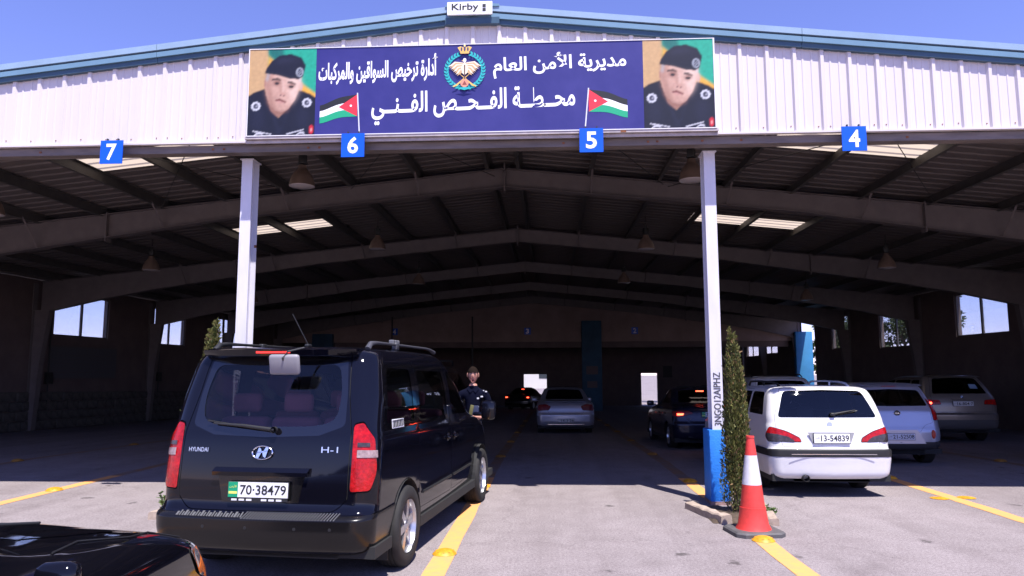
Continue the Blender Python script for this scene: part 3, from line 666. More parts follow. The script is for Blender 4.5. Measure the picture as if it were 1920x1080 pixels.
def flag(px, pz0, pz1, sgn, tilt):
    L = .50; s = []; N = 10
    def band(f0, f1, c):
        top, bot = [], []
        for k in range(N + 1):
            t = k / N; w = .035 * math.sin(t * 5.0) * t - .11 * t; hh = .30 * (1 - .18 * t)
            x = px + sgn * (t * L); z = pz1 - .02 + w
            top.append((x, z - hh * f0)); bot.append((x, z - hh * f1))
        s.append((top + bot[::-1], c))
    band(0, .34, (.015, .015, .015)); band(.33, .67, (.85, .85, .87)); band(.66, 1, (.01, .35, .17))
    s.append(([(px, pz1 - .02), (px + sgn * .25, pz1 - .02 - .17), (px, pz1 - .32)], (.78, .03, .05))); s.append((ell(px + sgn * .085, pz1 - .175, .016, .016, n=7), (.9, .9, .9)))
    s.append(([(px - .008 + tilt, pz0), (px + .008 + tilt, pz0), (px + .008, pz1), (px - .008, pz1)], (.62, .62, .66)))
    layer('flag', s, ban)
flag(-2.50 - BX, .015, .56, -1, .035); flag(.545 - BX, .015, .56, 1, -.05)

# ------------------------------------------------------------------ hanging lamps
def lamp():
    t = thing('high_bay_lamp', '', 'lamp')
    b = MB(); b.lathe([(.05, .40), (.075, .385), (.08, .33), (.115, .29), (.18, .20), (.215, .10), (.235, .0), (.228, .0), (.205, .10), (.17, .19), (.06, .27)], 28)
    b.build('shade', mat('lamp_shade_paint', (.22, .15, .115), .45, noise=.25, nscale=5), t, 40)
    b = MB(); b.lathe([(.0, .012), (.20, .018), (.228, .004), (.226, -.004), (.2, -.012), (0, -.025)], 28); b.build('lens', mat('lamp_lens', (.55, .50, .50), .2), t, 40)
    b = MB(); b.rbox((0, 0, .50), (.13, .13, .17), 0, .02); b.tube([(0, 0, .58), (0, 0, .66)], .03, 8); b.rbox((0, 0, .43), (.17, .10, .03), 0, .01); b.build('ballast_box', M_dkmetal, t, 40)
    b = MB()
    for k in range(5): b.tube([V(0.02 * math.cos(a), 0, .68 + k * .045 + .025 * math.sin(a)) if k % 2 else V(0, .02 * math.cos(a), .68 + k * .045 + .025 * math.sin(a)) for a in [i * math.pi / 4 for i in range(8)]], .005, 5, closed=True)
    b.build('chain', M_dkmetal, t); return t
LP = [(-4.5, 12.9, 5.07, 'brown bell lamp hanging left of the lane six sign, nearest on that side'), (2.58, 12.9, 5.07, 'brown bell lamp hanging just left of the right front post'),
      (-10.4, 12.9, 4.62, 'brown bell lamp cut by the left edge of the photo'), (8.75, 12.9, 4.62, 'brown bell lamp cut by the right edge of the photo'),
      (-4.75, 19.9, 5.08, 'brown bell lamp in the second row, just right of the left post'), (2.68, 19.9, 5.00, 'brown bell lamp in the second row, left of the right post'),
      (-11.2, 19.9, 4.55, 'brown bell lamp above the left wall windows'), (9.08, 19.9, 4.42, 'brown bell lamp above the parked grey and white cars'),
      (-4.85, 27.0, 4.95, 'dim bell lamp in the third row, left of the ridge'), (2.8, 27.0, 4.93, 'dim bell lamp in the third row, right of the ridge'),
      (9.4, 27.0, 4.25, 'dim bell lamp in the third row near the right wall windows'), (-11.2, 27.0, 4.3, 'dim bell lamp in the third row near the left wall windows')]
l0 = lamp()
for i, (x, y, z, lab) in enumerate(LP):
    o = l0 if i == 0 else copy_tree(l0)
    o.location = (x, y, z); o.rotation_euler = (0, 0, random.uniform(0, 3)); tag(o, lab, 'lamp', 'bell lamps hanging from the hall roof')
    dz = ZT(abs(x - XR)) - z - .9
    if dz > 0: pass
for i, (x, y, z, lab) in enumerate(LP):   # cross rails that the chains hang on
    b = MB(); o = abs(x - XR); zt = ZT(o) - .2; b.tube([(x, y, z + .88), (x, y, zt + .02)], .006, 5); P(b, 'lamp_hanger', M_dkmetal)

# ------------------------------------------------------------------ vehicle shells
# A body is a stack of plan sections (levels): each a rounded outline from the rear centre (u=0) round one side to the front
# centre (u=1); panels, panes and lamps are cut out of that one surface, so they follow the body.
UK = (.22, .34, .68, .80)
class Shell:
    KEYS = ('zr', 'zf', 'W', 'R', 'F', 'rr', 'rf', 'br', 'bf', 'tf', 'cr')
    def __init__(s, levels, **dflt):
        d = dict(rr=.18, rf=.3, br=.04, bf=.12, tf=.04, cr=0.0); d.update(dflt)
        n = len(levels); s.n = n; s.T = {}
        for k in s.KEYS:
            y = np.array([l.get(k, d.get(k)) for l in levels], float); s.T[k] = (y, s._slopes(y))
        s.grids = {}
    @staticmethod
    def _slopes(y):
        dl = np.diff(y); m = np.zeros(len(y))
        for i in range(1, len(y) - 1):
            if dl[i - 1] * dl[i] > 0: m[i] = 2 * dl[i - 1] * dl[i] / (dl[i - 1] + dl[i])
        m[0] = dl[0]; m[-1] = dl[-1]; return m
    def par(s, k, v):
        y, m = s.T[k]; v = np.clip(v, 0, s.n - 1 - 1e-9); i = np.floor(v).astype(int); t = v - i
        h = (y[i] * (2 * t**3 - 3 * t**2 + 1) + m[i] * (t**3 - 2 * t**2 + t) + y[i + 1] * (-2 * t**3 + 3 * t**2) + m[i + 1] * (t**3 - t**2)); return h
    def ev(s, u, v):
        u = np.atleast_1d(np.asarray(u, float)); v = np.atleast_1d(np.asarray(v, float)); u, v = np.broadcast_arrays(u, v)
        sg = np.where(u < 0, -1.0, 1.0); u = np.minimum(np.abs(u), 1.0)
        q = {k: s.par(k, v) for k in s.KEYS}
        W = np.maximum(q['W'], 1e-4); rr = np.minimum(q['rr'], W * .95); rf = np.minimum(q['rf'], W * .9)
        Wf = W - np.minimum(q['tf'], W * .3)
        y1 = q['R'] + q['br'] * ((W - rr) / np.maximum(W, .3))**2; y2 = q['F'] - q['bf'] * ((Wf - rf) / np.maximum(Wf, .3))**2
        a, b, c, d = UK
        t = np.clip(u / a, 0, 1); x = t * (W - rr); y = q['R'] + q['br'] * (x / np.maximum(W, .3))**2
        m = (u > a) & (u <= b); th = (u - a) / (b - a) * math.pi / 2
        x = np.where(m, W - rr + rr * np.sin(th), x); y = np.where(m, y1 + rr - rr * np.cos(th), y)
        m = (u > b) & (u <= c); t = (u - b) / (c - b); ys = y1 + rr + t * (y2 - rf - y1 - rr)
        x = np.where(m, W - (W - Wf) * np.clip((t - .35) / .65, 0, 1)**2, x); y = np.where(m, ys, y)
        m = (u > c) & (u <= d); th = (u - c) / (d - c) * math.pi / 2
        x = np.where(m, Wf - rf + rf * np.cos(th), x); y = np.where(m, y2 - rf + rf * np.sin(th), y)
        m = u > d; t = (1 - u) / (1 - d); xf = t * (Wf - rf); x = np.where(m, xf, x); y = np.where(m, q['F'] - q['bf'] * (xf / np.maximum(Wf, .3))**2, y)
        t = np.clip((u - a) / (d - a), 0, 1); z = q['zr'] + (q['zf'] - q['zr']) * t + q['cr'] * (1 - (x / W)**2)
        return np.stack([x * sg, y, z], -1)
    def nrm(s, u, v):
        e = .004; du = s.ev(np.clip(u + e, -1, 1), v) - s.ev(u - e, v); dv = s.ev(u, np.clip(v + .03, 0, s.n - 1)) - s.ev(u, np.clip(v - .03, 0, s.n - 1))
        n = np.cross(du, dv); l = np.linalg.norm(n, axis=-1, keepdims=True)
        n = np.where(l > 1e-9, n / np.maximum(l, 1e-9), np.array([0, 0, 1.0])); return n
    RNG = {'r': (0, .345), 's': (.215, .805), 'f': (.67, 1)}
    def inv_many(s, mode, A, Z, vr=None):
        vr = vr or (0, s.n - 1); key = (mode, vr); A = np.asarray(A, float); Z = np.asarray(Z, float)
        if key not in s.grids:
            uu = np.linspace(*s.RNG[mode], 70); vv = np.linspace(vr[0], vr[1], 120); U, Vv = np.meshgrid(uu, vv)
            s.grids[key] = (U.ravel(), Vv.ravel(), s.ev(U.ravel(), Vv.ravel()))
        U, Vv, Pn = s.grids[key]; ia = 1 if mode == 's' else 0
        k = np.array([np.argmin((Pn[:, ia] - a)**2 + (Pn[:, 2] - z)**2) for a, z in zip(A, Z)]); u, v = U[k].copy(), Vv[k].copy()
        n = len(u); e1, e2 = 1e-4, 1e-3
        for _ in range(8):
            p = s.ev(np.concatenate([u, u + e1, u]), np.concatenate([v, v, v + e2])); pu = (p[n:2 * n] - p[:n]) / e1; pv = (p[2 * n:] - p[:n]) / e2; p = p[:n]
            det = pu[:, ia] * pv[:, 2] - pv[:, ia] * pu[:, 2]; ok = np.abs(det) > 1e-7; det = np.where(ok, det, 1)
            r0, r1 = A - p[:, ia], Z - p[:, 2]; du = (r0 * pv[:, 2] - r1 * pv[:, ia]) / det; dv = (pu[:, ia] * r1 - pu[:, 2] * r0) / det
            u = np.clip(u + np.where(ok, np.clip(du, -.02, .02), 0), s.RNG[mode][0], s.RNG[mode][1]); v = np.clip(v + np.where(ok, np.clip(dv, -.2, .2), 0), *vr)
        return list(zip(u.tolist(), v.tolist()))
    def inv(s, mode, a, z, vr=None): return s.inv_many(mode, [a], [z], vr)[0]
    def at(s, mode, a, z, off=0.0, vr=None, side=1):
        u, v = s.inv(mode, a, z, vr); p = s.ev(u, v)[0] + s.nrm(np.array([u]), np.array([v]))[0] * off; n = s.nrm(np.array([u]), np.array([v]))[0]
        return Vector((p[0] * side, p[1], p[2])), Vector((n[0] * side, n[1], n[2]))

def rounded(pts, r, seg=4):
    out = []; n = len(pts)
    for i in range(n):
        p0, p, p1 = Vector(pts[i - 1][:2]), Vector(pts[i][:2]), Vector(pts[(i + 1) % n][:2])
        ri = pts[i][2] if len(pts[i]) > 2 else r
        if ri <= 0: out.append((p.x, p.y)); continue
        d0, d1 = (p0 - p), (p1 - p); ri = min(ri, d0.length * .48, d1.length * .48); a, c = p + d0.normalized() * ri, p + d1.normalized() * ri
        for k in range(seg + 1):
            t = k / seg; q = a * (1 - t)**2 + p * 2 * t * (1 - t) + c * t * t; out.append((q.x, q.y))
    return out
def inset(pts, d):
    n = len(pts); A = sum(pts[i][0] * pts[(i + 1) % n][1] - pts[(i + 1) % n][0] * pts[i][1] for i in range(n)); sg = 1 if A > 0 else -1; out = []
    for i in range(n):
        p0, p, p1 = Vector(pts[i - 1]), Vector(pts[i]), Vector(pts[(i + 1) % n]); e0, e1 = (p - p0), (p1 - p)
        if e0.length < 1e-6 or e1.length < 1e-6: out.append(tuple(p)); continue
        e0.normalize(); e1.normalize(); n0, n1 = Vector((-e0.y, e0.x)) * sg, Vector((-e1.y, e1.x)) * sg; m = n0 + n1
        m = m / max(m.dot(n0), .35) if m.length > 1e-6 else n0; q = p + m * d
        if abs(p.x) < 1e-6: q.x = 0.0
        out.append((q.x, q.y))
    return out
class Reg:
    def __init__(s, name, mode, pts, mat=None, off=0.0, r=.03, gap=0.0, parent=None, vr=None, kind='mirror', line=True, label=None):
        s.__dict__.update(locals()); del s.__dict__['s']
US, VS = 5.0, .16
def in_poly(px, py, poly):
    x = np.array([p[0] for p in poly]); y = np.array([p[1] for p in poly]); ins = np.zeros(len(px), bool); j = len(poly) - 1
    for i in range(len(poly)):
        c = ((y[i] > py) != (y[j] > py)) & (px < (x[j] - x[i]) * (py - y[i]) / (y[j] - y[i] + 1e-12) + x[i]); ins ^= c; j = i
    return ins
pmesh = portrait_mesh(); link('portrait', pmesh, ban); link('portrait', pmesh, ban, (5.225, 0, 0))
def uvpoly(sh, rg, pts):
    dens = []; n = len(pts)
    for i in range(n):
        p, q = Vector(pts[i]), Vector(pts[(i + 1) % n]); k = max(1, int((q - p).length / .09))
        for j in range(k): dens.append(tuple(p.lerp(q, j / k)))
    if rg.mode == 'uv': return dens
    if rg.mode == 'm': return dens
    return sh.inv_many(rg.mode, [q[0] for q in dens], [q[1] for q in dens], rg.vr)
def build_shell(sh, regs, body_name, body_mats, parent, lining=None, nu=46, nv=3, vmax=None, skip_below=None, umat=None):
    """cuts the regions out of the surface; returns {name: [objects]}"""
    polys = []
    for rg in regs:
        if rg.mode == 'm':   # mixed: list of (mode, a, z)
            pu = [sh.inv(mm, a, z, rg.vr) for (mm, a, z) in rg.pts]; pu = rounded([(u * US, v * VS) for u, v in pu], rg.r * 1.0); pu = [(a / US, b / VS) for a, b in pu]
            outer = pu; inner = None
            if rg.gap: inner = [(a / US, b / VS) for a, b in inset([(u * US, v * VS) for u, v in pu], rg.gap)]
        elif rg.mode == 'uv':
            outer = uvpoly(sh, rg, rg.pts); inner = None
        else:
            rp = rounded(rg.pts, rg.r) if rg.r else [q[:2] for q in rg.pts]; outer = uvpoly(sh, rg, rp)
            inner = uvpoly(sh, rg, inset(rp, rg.gap)) if rg.gap else None
        if inner: polys.append((inner, rg.name)); polys.append((outer, '_gap' if rg.name not in ('_hole',) else '_hole'))
        else: polys.append((outer, rg.name))
    verts, edges = [], []
    def loop(pts):
        o = len(verts); n = len(pts)
        for u, v in pts: verts.append(Vector((np.clip(u, 0, 1) * US, np.clip(v, 0, sh.n - 1) * VS)))
        for i in range(n): edges.append((o + i, o + (i + 1) % n))
    for p, _ in polys: loop(p)
    us = sorted(set(list(np.linspace(0, 1, nu)) + list(UK))); vs_ = np.linspace(0, sh.n - 1, (sh.n - 1) * nv + 1)
    for i, u in enumerate(us):
        for v in vs_: verts.append(Vector((u * US, v * VS)))
    o = len(verts); verts += [Vector((0, 0)), Vector((US, 0)), Vector((US, (sh.n - 1) * VS)), Vector((0, (sh.n - 1) * VS))]; edges += [(o, o + 1), (o + 1, o + 2), (o + 2, o + 3), (o + 3, o)]
    vo, eo, fo, *_ = geometry.delaunay_2d_cdt(verts, edges, [], 0, 1e-5, False)
    P2 = np.array([(q.x, q.y) for q in vo]); F = np.array([f for f in fo if len(f) == 3])
    cen = P2[F].mean(1); lab = np.full(len(F), body_name, dtype=object); done = np.zeros(len(F), bool)
    for poly, name in polys:
        m = in_poly(cen[:, 0], cen[:, 1], [(np.clip(a, 0, 1) * US, np.clip(b, 0, sh.n - 1) * VS) for a, b in poly]) & ~done; lab[m] = name; done |= m
    ar = (P2[F[:, 1], 0] - P2[F[:, 0], 0]) * (P2[F[:, 2], 1] - P2[F[:, 0], 1]) - (P2[F[:, 2], 0] - P2[F[:, 0], 0]) * (P2[F[:, 1], 1] - P2[F[:, 0], 1])
    F = np.where((ar < 0)[:, None], F[:, ::-1], F)
    U = P2[:, 0] / US; Vv = P2[:, 1] / VS; pos = sh.ev(U, Vv); nr = sh.nrm(U, Vv)
    info = {rg.name: rg for rg in regs}; out = {}
    def mk(name, Fs, off, mats, sides, par, label=None, matidx=None):
        objs = []
        for sd in sides:
            vsx, fsx, nsx, mi = [], [], [], []
            for s1 in sd:
                used, invx = np.unique(Fs, return_inverse=True); invx = invx.reshape(Fs.shape); base = len(vsx)
                pp = pos[used] + nr[used] * off; nn = nr[used].copy()
                pp = pp * np.array([s1, 1, 1]); nn = nn * np.array([s1, 1, 1])
                vsx += pp.tolist(); nsx += nn.tolist()
                fsx += [tuple((base + (f if s1 > 0 else f[::-1])).tolist()) for f in invx]
                if matidx is not None: mi += matidx.tolist()
            me = bpy.data.meshes.new(name); me.from_pydata(vsx, [], fsx)
            for m_ in (mats if isinstance(mats, (list, tuple)) else [mats]): me.materials.append(m_)
            if matidx is not None: me.polygons.foreach_set('material_index', mi)
            me.polygons.foreach_set('use_smooth', [True] * len(me.polygons)); me.update(); me.normals_split_custom_set_from_vertices(nsx)
            ob = link(name, me, par); objs.append(ob)
            if label: ob['label'] = label
        return objs
    order = [body_name] + [rg.name for rg in regs if rg.name[0] != '_' and not rg.parent] + [rg.name for rg in regs if rg.name[0] != '_' and rg.parent]; seen = set()
    for name in order:
        if name in seen: continue
        seen.add(name); Fs = F[lab == name]
        if len(Fs) == 0: continue
        if name == body_name:
            mi = umat(cen[lab == name]) if umat else None
            out[name] = mk(name, Fs, 0, body_mats, [(1, -1)], parent, None, mi); continue
        rg = info[name]; par = parent
        if rg.parent: par = None
        sides = [(1, -1)] if rg.kind == 'join' else [(1,)] if rg.kind == 'right' else [(1,), (-1,)]
        pn = name.split('#')[0]
        if rg.parent and rg.parent in out:
            pl = out[rg.parent]; out[name] = []
            for i, sd in enumerate(sides): out[name] += mk(pn, Fs, rg.off, rg.mat, [sd], pl[min(i, len(pl) - 1)], rg.label)
        else: out[name] = mk(pn, Fs, rg.off, rg.mat, sides, parent, rg.label)
    if lining:
        keep = np.array([not (l == '_hole' or (l in info and info[l].line is False)) for l in lab]); Fs = F[keep]
        out['_lining'] = mk('lining', Fs, -.022, lining, [(1, -1)], out[body_name][0])
    return out

def wheel(parent, x, y, r, w, style, side, rim=None, tag_=None):
    """side +1: the outer face looks to +x"""
    rr = rim or r * .66; b = MB(); hw = w / 2
    pr = [(rr * .98, -hw * .8), (rr * 1.04, -hw * .95), (r * .92, -hw), (r * .975, -hw * .86), (r, -hw * .6)]
    for gx in (-.45, -.15, .15, .45): pr += [(r, hw * (gx - .06)), (r - .007, hw * (gx - .045)), (r - .007, hw * (gx + .045)), (r, hw * (gx + .06))]
    pr += [(r, hw * .6), (r * .975, hw * .86), (r * .92, hw), (rr * 1.10, hw * 1.0), (rr * 1.04, hw * .95), (rr * .98, hw * .8), (rr * .95, hw * .3), (rr * .95, -hw * .8)]
    b.lathe(pr, 40, axis='x'); wo = b.build('wheel', M_rubber, parent, 50, (x * 1.0, y, r - .004))
    if side < 0: wo.rotation_euler = (0, 0, math.pi)
    b = MB(); f = hw * .72
    b.lathe([(rr * .99, hw * .92), (rr * .97, f), (rr * .93, f - .02), (rr * .90, -hw * .7)], 36, axis='x', m=0)
    b.lathe([(rr * .9, -hw * .3), (0.001, -hw * .3)], 24, axis='x', m=1); b.lathe([(rr * .55, -hw * .1), (rr * .55, hw * .0), (.001, hw * .0)], 24, axis='x', m=2)
    b.lathe([(rr * .26, f - .05), (rr * .25, f + .004), (rr * .12, f + .014), (.001, f + .015)], 20, axis='x', m=0)
    n = style.get('n', 5); sw = style.get('w', .3)
    for k in range(n):
        a = 2 * math.pi * k / n + .2; c, s_ = math.cos(a), math.sin(a); tx = Vector((0, -s_, c)); rd = Vector((0, c, s_))
        for q in ((-1, 1) if style.get('twin') else (0,)):
            w0, w1 = rr * sw * .34, rr * sw * .46; sh_ = rr * .16 * q
            p = [rd * rr * .2 + tx * (sh_ * .6 - w0), rd * rr * .2 + tx * (sh_ * .6 + w0), rd * rr * .95 + tx * (sh_ * 1.5 + w1), rd * rr * .95 + tx * (sh_ * 1.5 - w1)]
            vs = [v_ + Vector((f - .035, 0, 0)) for v_ in p] + [p[0] + Vector((f + .002, 0, 0)), p[1] + Vector((f + .002, 0, 0)), p[2] + Vector((f - .006, 0, 0)), p[3] + Vector((f - .006, 0, 0))]
            b.add(vs, [(0, 3, 2, 1), (4, 5, 6, 7), (0, 1, 5, 4), (1, 2, 6, 5), (2, 3, 7, 6), (3, 0, 4, 7)], 0)
    for k in range(5):
        a = 2 * math.pi * k / 5; b.tube([V(f, math.cos(a) * rr * .17, math.sin(a) * rr * .17), V(f + .01, math.cos(a) * rr * .17, math.sin(a) * rr * .17)], rr * .03, 6, 1)
    b.build('rim', [style.get('mat', M_alloy), M_black, M_dkmetal], wo, 35); return wo
def plate(parent, p, w, h, txt, band=None, tilt=.06, yaw=0, extra=True, light=(.72, .72, .74)):
    b = MB(); b.box(-w / 2 - .006, w / 2 + .006, 0, .012, -h / 2 - .006, h / 2 + .006, 0); b.box(-w / 2, w / 2, -.003, 0, -h / 2, h / 2, 1)
    x0 = -w / 2 + (w * .19 if band else w * .18)
    if band:
        b.box(-w / 2, -w / 2 + w * .16, -.0045, -.003, -h / 2, h / 2, 3); b.box(-w / 2 + w * .01, -w / 2 + w * .15, -.006, -.0045, -h * .28, -h * .12, 4)
        b.text(arabic('الأردن'), (-w / 2 + w * .02, -.0062, h * .10), (1, 0, 0), (0, 0, 1), w * .12, h * .22, 4)
    else:
        b.text(arabic('الأردن'), (-w / 2 + w * .03, -.0045, -h * .1), (1, 0, 0), (0, 0, 1), w * .12, h * .26, 2)
    b.text(txt, (x0 + w * .01, -.0046, -h * .32), (1, 0, 0), (0, 0, 1), w / 2 - x0 - w * .04, h * .64, 2, .012)
    if extra:
        b.box(-w / 2, w / 2, -.002, .0, -h / 2 - .03, -h / 2 - .006, 0)
        for k in range(7): 
            if k != 3: b.box(-w * .44 + k * w * .125, -w * .35 + k * w * .125, -.0035, -.002, -h / 2 - .026, -h / 2 - .012, 1)
    o = b.build('number_plate', [M_black, mat('plate_%.2f' % light[0], light, .35), M_black, mat('plate_green', (.0, .28, .13), .4), mat('plate_yellow', (.7, .75, .15), .4)], parent, 0, p, (-tilt, 0, yaw)); return o
def seats(parent, rows, m, w=1.3, z=.35):
    for (y, zt, n) in rows:
        b = MB()
        for k in range(n):
            x = (k - (n - 1) / 2) * w / max(n, 1); sw = w / n * .94
            b.rbox((x, y, (z + zt) / 2 + .02), (sw, .16, zt - z - .1), 0, .05); b.rbox((x, y + .28, z + .08), (sw, .5, .16), 0, .05)
            b.rbox((x, y + .01, zt + .09), (min(.27, sw * .6), .09, .17), 0, .04)
        b.build('seat_row', m, parent, 60)
def steering(parent, x, y, z):
    b = MB(); pts = [V(x + .18 * math.cos(a), y + .06 * math.sin(a), z + .17 * math.sin(a)) for a in [2 * math.pi * k / 20 for k in range(20)]]; b.tube(pts, .014, 6, closed=True); b.tube([(x, y, z), (x, y + .3, z - .15)], .03, 6); b.build('steering_wheel', M_black, parent, 60)
def curve_box(parent, name, pts, r, m, n=8, **k):
    b = MB(); b.tube(pts, r, n); return b.build(name, m, parent, 60)

def lamp_mat(name, col, lit=0.0):
    return mat(name, col, .14, 0, .35, noise=.55, nscale=22, bump=.45, bscale=60, coat=.25, emit=col if lit else None, estr=lit)
M_red = lamp_mat('tail_lamp_red', (.50, .006, .006)); M_clear = lamp_mat('lamp_clear', (.42, .30, .30)); M_smoke = lamp_mat('lamp_smoked', (.06, .05, .055))
M_amber = lamp_mat('lamp_amber', (.85, .20, .03)); M_redlit = mat('tail_lamp_lit', (.8, .03, .02), .2, emit=(1, .07, .03), estr=6.0); M_redlit2 = mat('brake_strip_lit', (.8, .03, .02), .2, emit=(1, .03, .02), estr=.45)
M_seat = mat('seat_fabric', (.22, .075, .085), .85, noise=.2, nscale=9); M_seatg = mat('seat_fabric_grey', (.12, .12, .125), .85)
M_line = mat('car_lining', (.015, .015, .016), .85)
def paint(name, c, metal=0.0, rough=.22, coat=.35, noise=.04): return mat(name, c, rough, metal, .4, noise=noise, nscale=3, coat=coat)
def underbody(parent, x, y0, y1, z, wells, r, wlen=.30):
    b = MB(); ys = [y0]
    for wy in wells: ys += [wy - r, wy + r]
    ys.append(y1)
    b.box(-x + wlen, x - wlen, y0, y1, z, z + .12)
    for i in range(0, len(ys) - 1, 2): b.box(-x, x, ys[i], ys[i + 1], z + .01, z + .10)
    for wy in wells:   # inner wheel arches
        for sd in (-1, 1):
            vs = []; N = 14
            for k in range(N + 1):
                a = math.pi * k / N; vs += [(sd * (x + .0), wy - r * math.cos(a), .33 + r * math.sin(a)), (sd * (x - wlen), wy - r * math.cos(a), .33 + r * math.sin(a))]
            b.add(vs, [(2 * k, 2 * k + 1, 2 * k + 3, 2 * k + 2) for k in range(N)])
            b.add([vs[2 * k + 1] for k in range(N + 1)], [tuple(range(N + 1))])
    return b.build('underbody', M_line, parent)
def arch(y, r, z=.33, n=20, bot=.05):
    pts = [(y - r, bot)] + [(y - r * math.cos(math.pi * k / n), z + r * math.sin(math.pi * k / n)) for k in range(n + 1)] + [(y + r, bot)]
    return pts
def L(zr, zf, W_, R, F, **k): return dict(zr=zr, zf=zf, W=W_, R=R, F=F, **k)

# ------------------------------------------------------------------ black van
def black_van():
    t = thing('passenger_van', 'black passenger van with red seats seen from behind, plate 70-38479', 'van', (-2.29, 5.67, 0), R_(-6.5))
    sh = Shell([L(.27, .25, .86, .16, 5.00), L(.33, .30, .90, .05, 5.08), L(.48, .45, .922, .01, 5.14), L(.545, .58, .925, .010, 5.15), L(.605, .63, .92, .085, 5.14),
                L(.66, .70, .92, .108, 5.12), L(.80, .82, .922, .115, 5.08), L(1.0, .95, .92, .135, 4.95), L(1.14, 1.06, .915, .155, 4.60), L(1.24, 1.14, .902, .18, 4.15),
                L(1.45, 1.42, .885, .245, 3.72), L(1.65, 1.62, .853, .31, 3.40), L(1.78, 1.76, .825, .36, 3.15), L(1.85, 1.84, .785, .42, 2.95), L(1.885, 1.885, .69, .52, 2.75),
                L(1.903, 1.903, .36, .8, 2.4), L(1.906, 1.906, 0, 1.4, 1.8)], rr=.19, rf=.38, br=.05, bf=.22, tf=.05)
    body = paint('van_black_paint', (.0035, .0035, .007), 0, .06, coat=0); tint = glass('van_tinted_glass', (.62, .64, .66), .9); rtint = glass('van_rear_glass', (.84, .84, .90), .9)
    blk = mat('black_gloss_surround', (.004, .004, .006), .05, coat=1.0); bump_m = mat('bumper_black', (.006, .0055, .006), .24, 0, .38)
    top = 12
    regs = [
        Reg('_hole', 's', arch(1.0, .40, .35)), Reg('_hole', 's', arch(4.2, .40, .35)),
        Reg('rear_window', 'r', [(0, 1.245, 0), (.40, 1.25), (.575, 1.29, .09), (.595, 1.5), (.545, 1.74, .07), (0, 1.75, 0)], rtint, -.004, .08, 0, 'tailgate', kind='join', line=False),
        Reg('rear_glass_surround', 'r', [(0, 1.165, 0), (.45, 1.18, 0), (.655, 1.255, .04), (.64, 1.5, 0), (.60, 1.79, .04), (0, 1.80, 0)], blk, 0, .05, 0, 'tailgate', kind='join'),
        Reg('tailgate', 'r', [(0, .60, 0), (.62, .60, .10), (.715, .70, .03), (.715, 1.20, 0), (.66, 1.5, 0), (.625, 1.835, .04), (0, 1.845, 0)], body, 0, .04, .006, kind='join'),
        Reg('tail_lamp', 'm', [('r', .722, .745), ('r', .722, 1.275), ('s', .255, 1.295), ('s', .275, 1.16), ('s', .265, .90), ('s', .205, .75)], M_red, .008, .05, .012),
        Reg('quarter_window', 's', [(.50, 1.255), (1.27, 1.235), (1.25, 1.70), (.62, 1.715)], tint, -.003, .05, 0, line=False),
        Reg('sliding_door_window', 's', [(1.47, 1.235), (2.53, 1.215), (2.49, 1.68), (1.47, 1.70)], tint, -.003, .05, 0, 'sliding_door', line=False),
        Reg('front_door_window', 's', [(2.75, 1.21), (3.78, 1.17), (3.28, 1.66), (2.73, 1.68)], tint, -.003, .05, 0, 'front_door', line=False),
        Reg('window_surround', 's', [(.40, 1.195), (1.375, 1.185), (1.375, 1.745), (.50, 1.755)], blk, 0, .05),
        Reg('door_window_surround', 's', [(1.39, 1.185, 0), (2.61, 1.17, 0), (2.61, 1.735, 0), (1.39, 1.745, 0)], blk, 0, .0, 0, 'sliding_door'),
        Reg('sliding_door', 's', [(1.385, .42), (2.62, .40), (2.62, 1.78), (1.385, 1.79)], body, 0, .05, .005),
        Reg('front_door', 's', [(2.635, .40), (3.66, .42), (3.95, .75, .1), (3.92, 1.17, .02), (3.36, 1.70, .03), (2.635, 1.77)], body, 0, .05, .005),
        Reg('windshield', 'f', [(0, 1.20, 0), (.70, 1.20), (.60, 1.76), (0, 1.80, 0)], tint, -.003, .06, 0, kind='join', line=False),
        Reg('headlamp', 'm', [('f', .80, .74), ('f', .62, .95), ('s', 4.78, .98), ('s', 4.92, .78)], M_clear, .004, .04),
        Reg('rear_bumper', 'uv', [(0, 0), (.388, 0), (.388, 3.55), (0, 3.55)], bump_m, 0.003, kind='join'),
    ]
    o = build_shell(sh, regs, 'body', body, t, M_line, nu=60, nv=4)
    bd = o['body'][0]; gate = o['tailgate'][0]; bumper = o['rear_bumper'][0]
    # tail lamp inner pieces
    for i, sd in enumerate((1, -1)):
        lp = o['tail_lamp'][i]
        for (zz, h, m_) in ((1.005, .055, M_clear), (1.085, .03, M_smoke)):
            b = MB(); vs = []
            for k in range(7):
                tt = k / 6
                for z in (zz, zz + h):
                    u0 = sh.inv('r', .75, z)[0]; u1 = sh.inv('s', .36, z)[0]; u = u0 + (u1 - u0) * (tt * (.60 if h > .04 else .36) + .08); v = sh.inv('s', .36, z)[1]; p = sh.ev(u, v)[0] + sh.nrm(np.array([u]), np.array([v]))[0] * .0125
                    vs.append((p[0] * sd, p[1], p[2]))
            b.add(vs, [(2 * k, 2 * k + 2, 2 * k + 3, 2 * k + 1) if sd > 0 else (2 * k, 2 * k + 1, 2 * k + 3, 2 * k + 2) for k in range(6)]); b.build('reverse_lamp' if h > .04 else 'marker_lamp', m_, lp, 60)
    wheels = [wheel(t, sd * .84, y, .345, .225, dict(n=6, w=.34), sd) for sd in (1, -1) for y in (1.0, 4.2)]
    underbody(t, .93, .18, 4.95, .24, (1.0, 4.2), .41)
    # spoiler with high brake strip
    b = MB(); N = 12
    ring = []
    for k in range(N + 1):
        x = -.68 + 1.36 * k / N; e = 1 - abs(x / .68)**6; yb = .24 + .10 * (abs(x) / .68)**3; ring.append((x, yb, e))
    vs = []
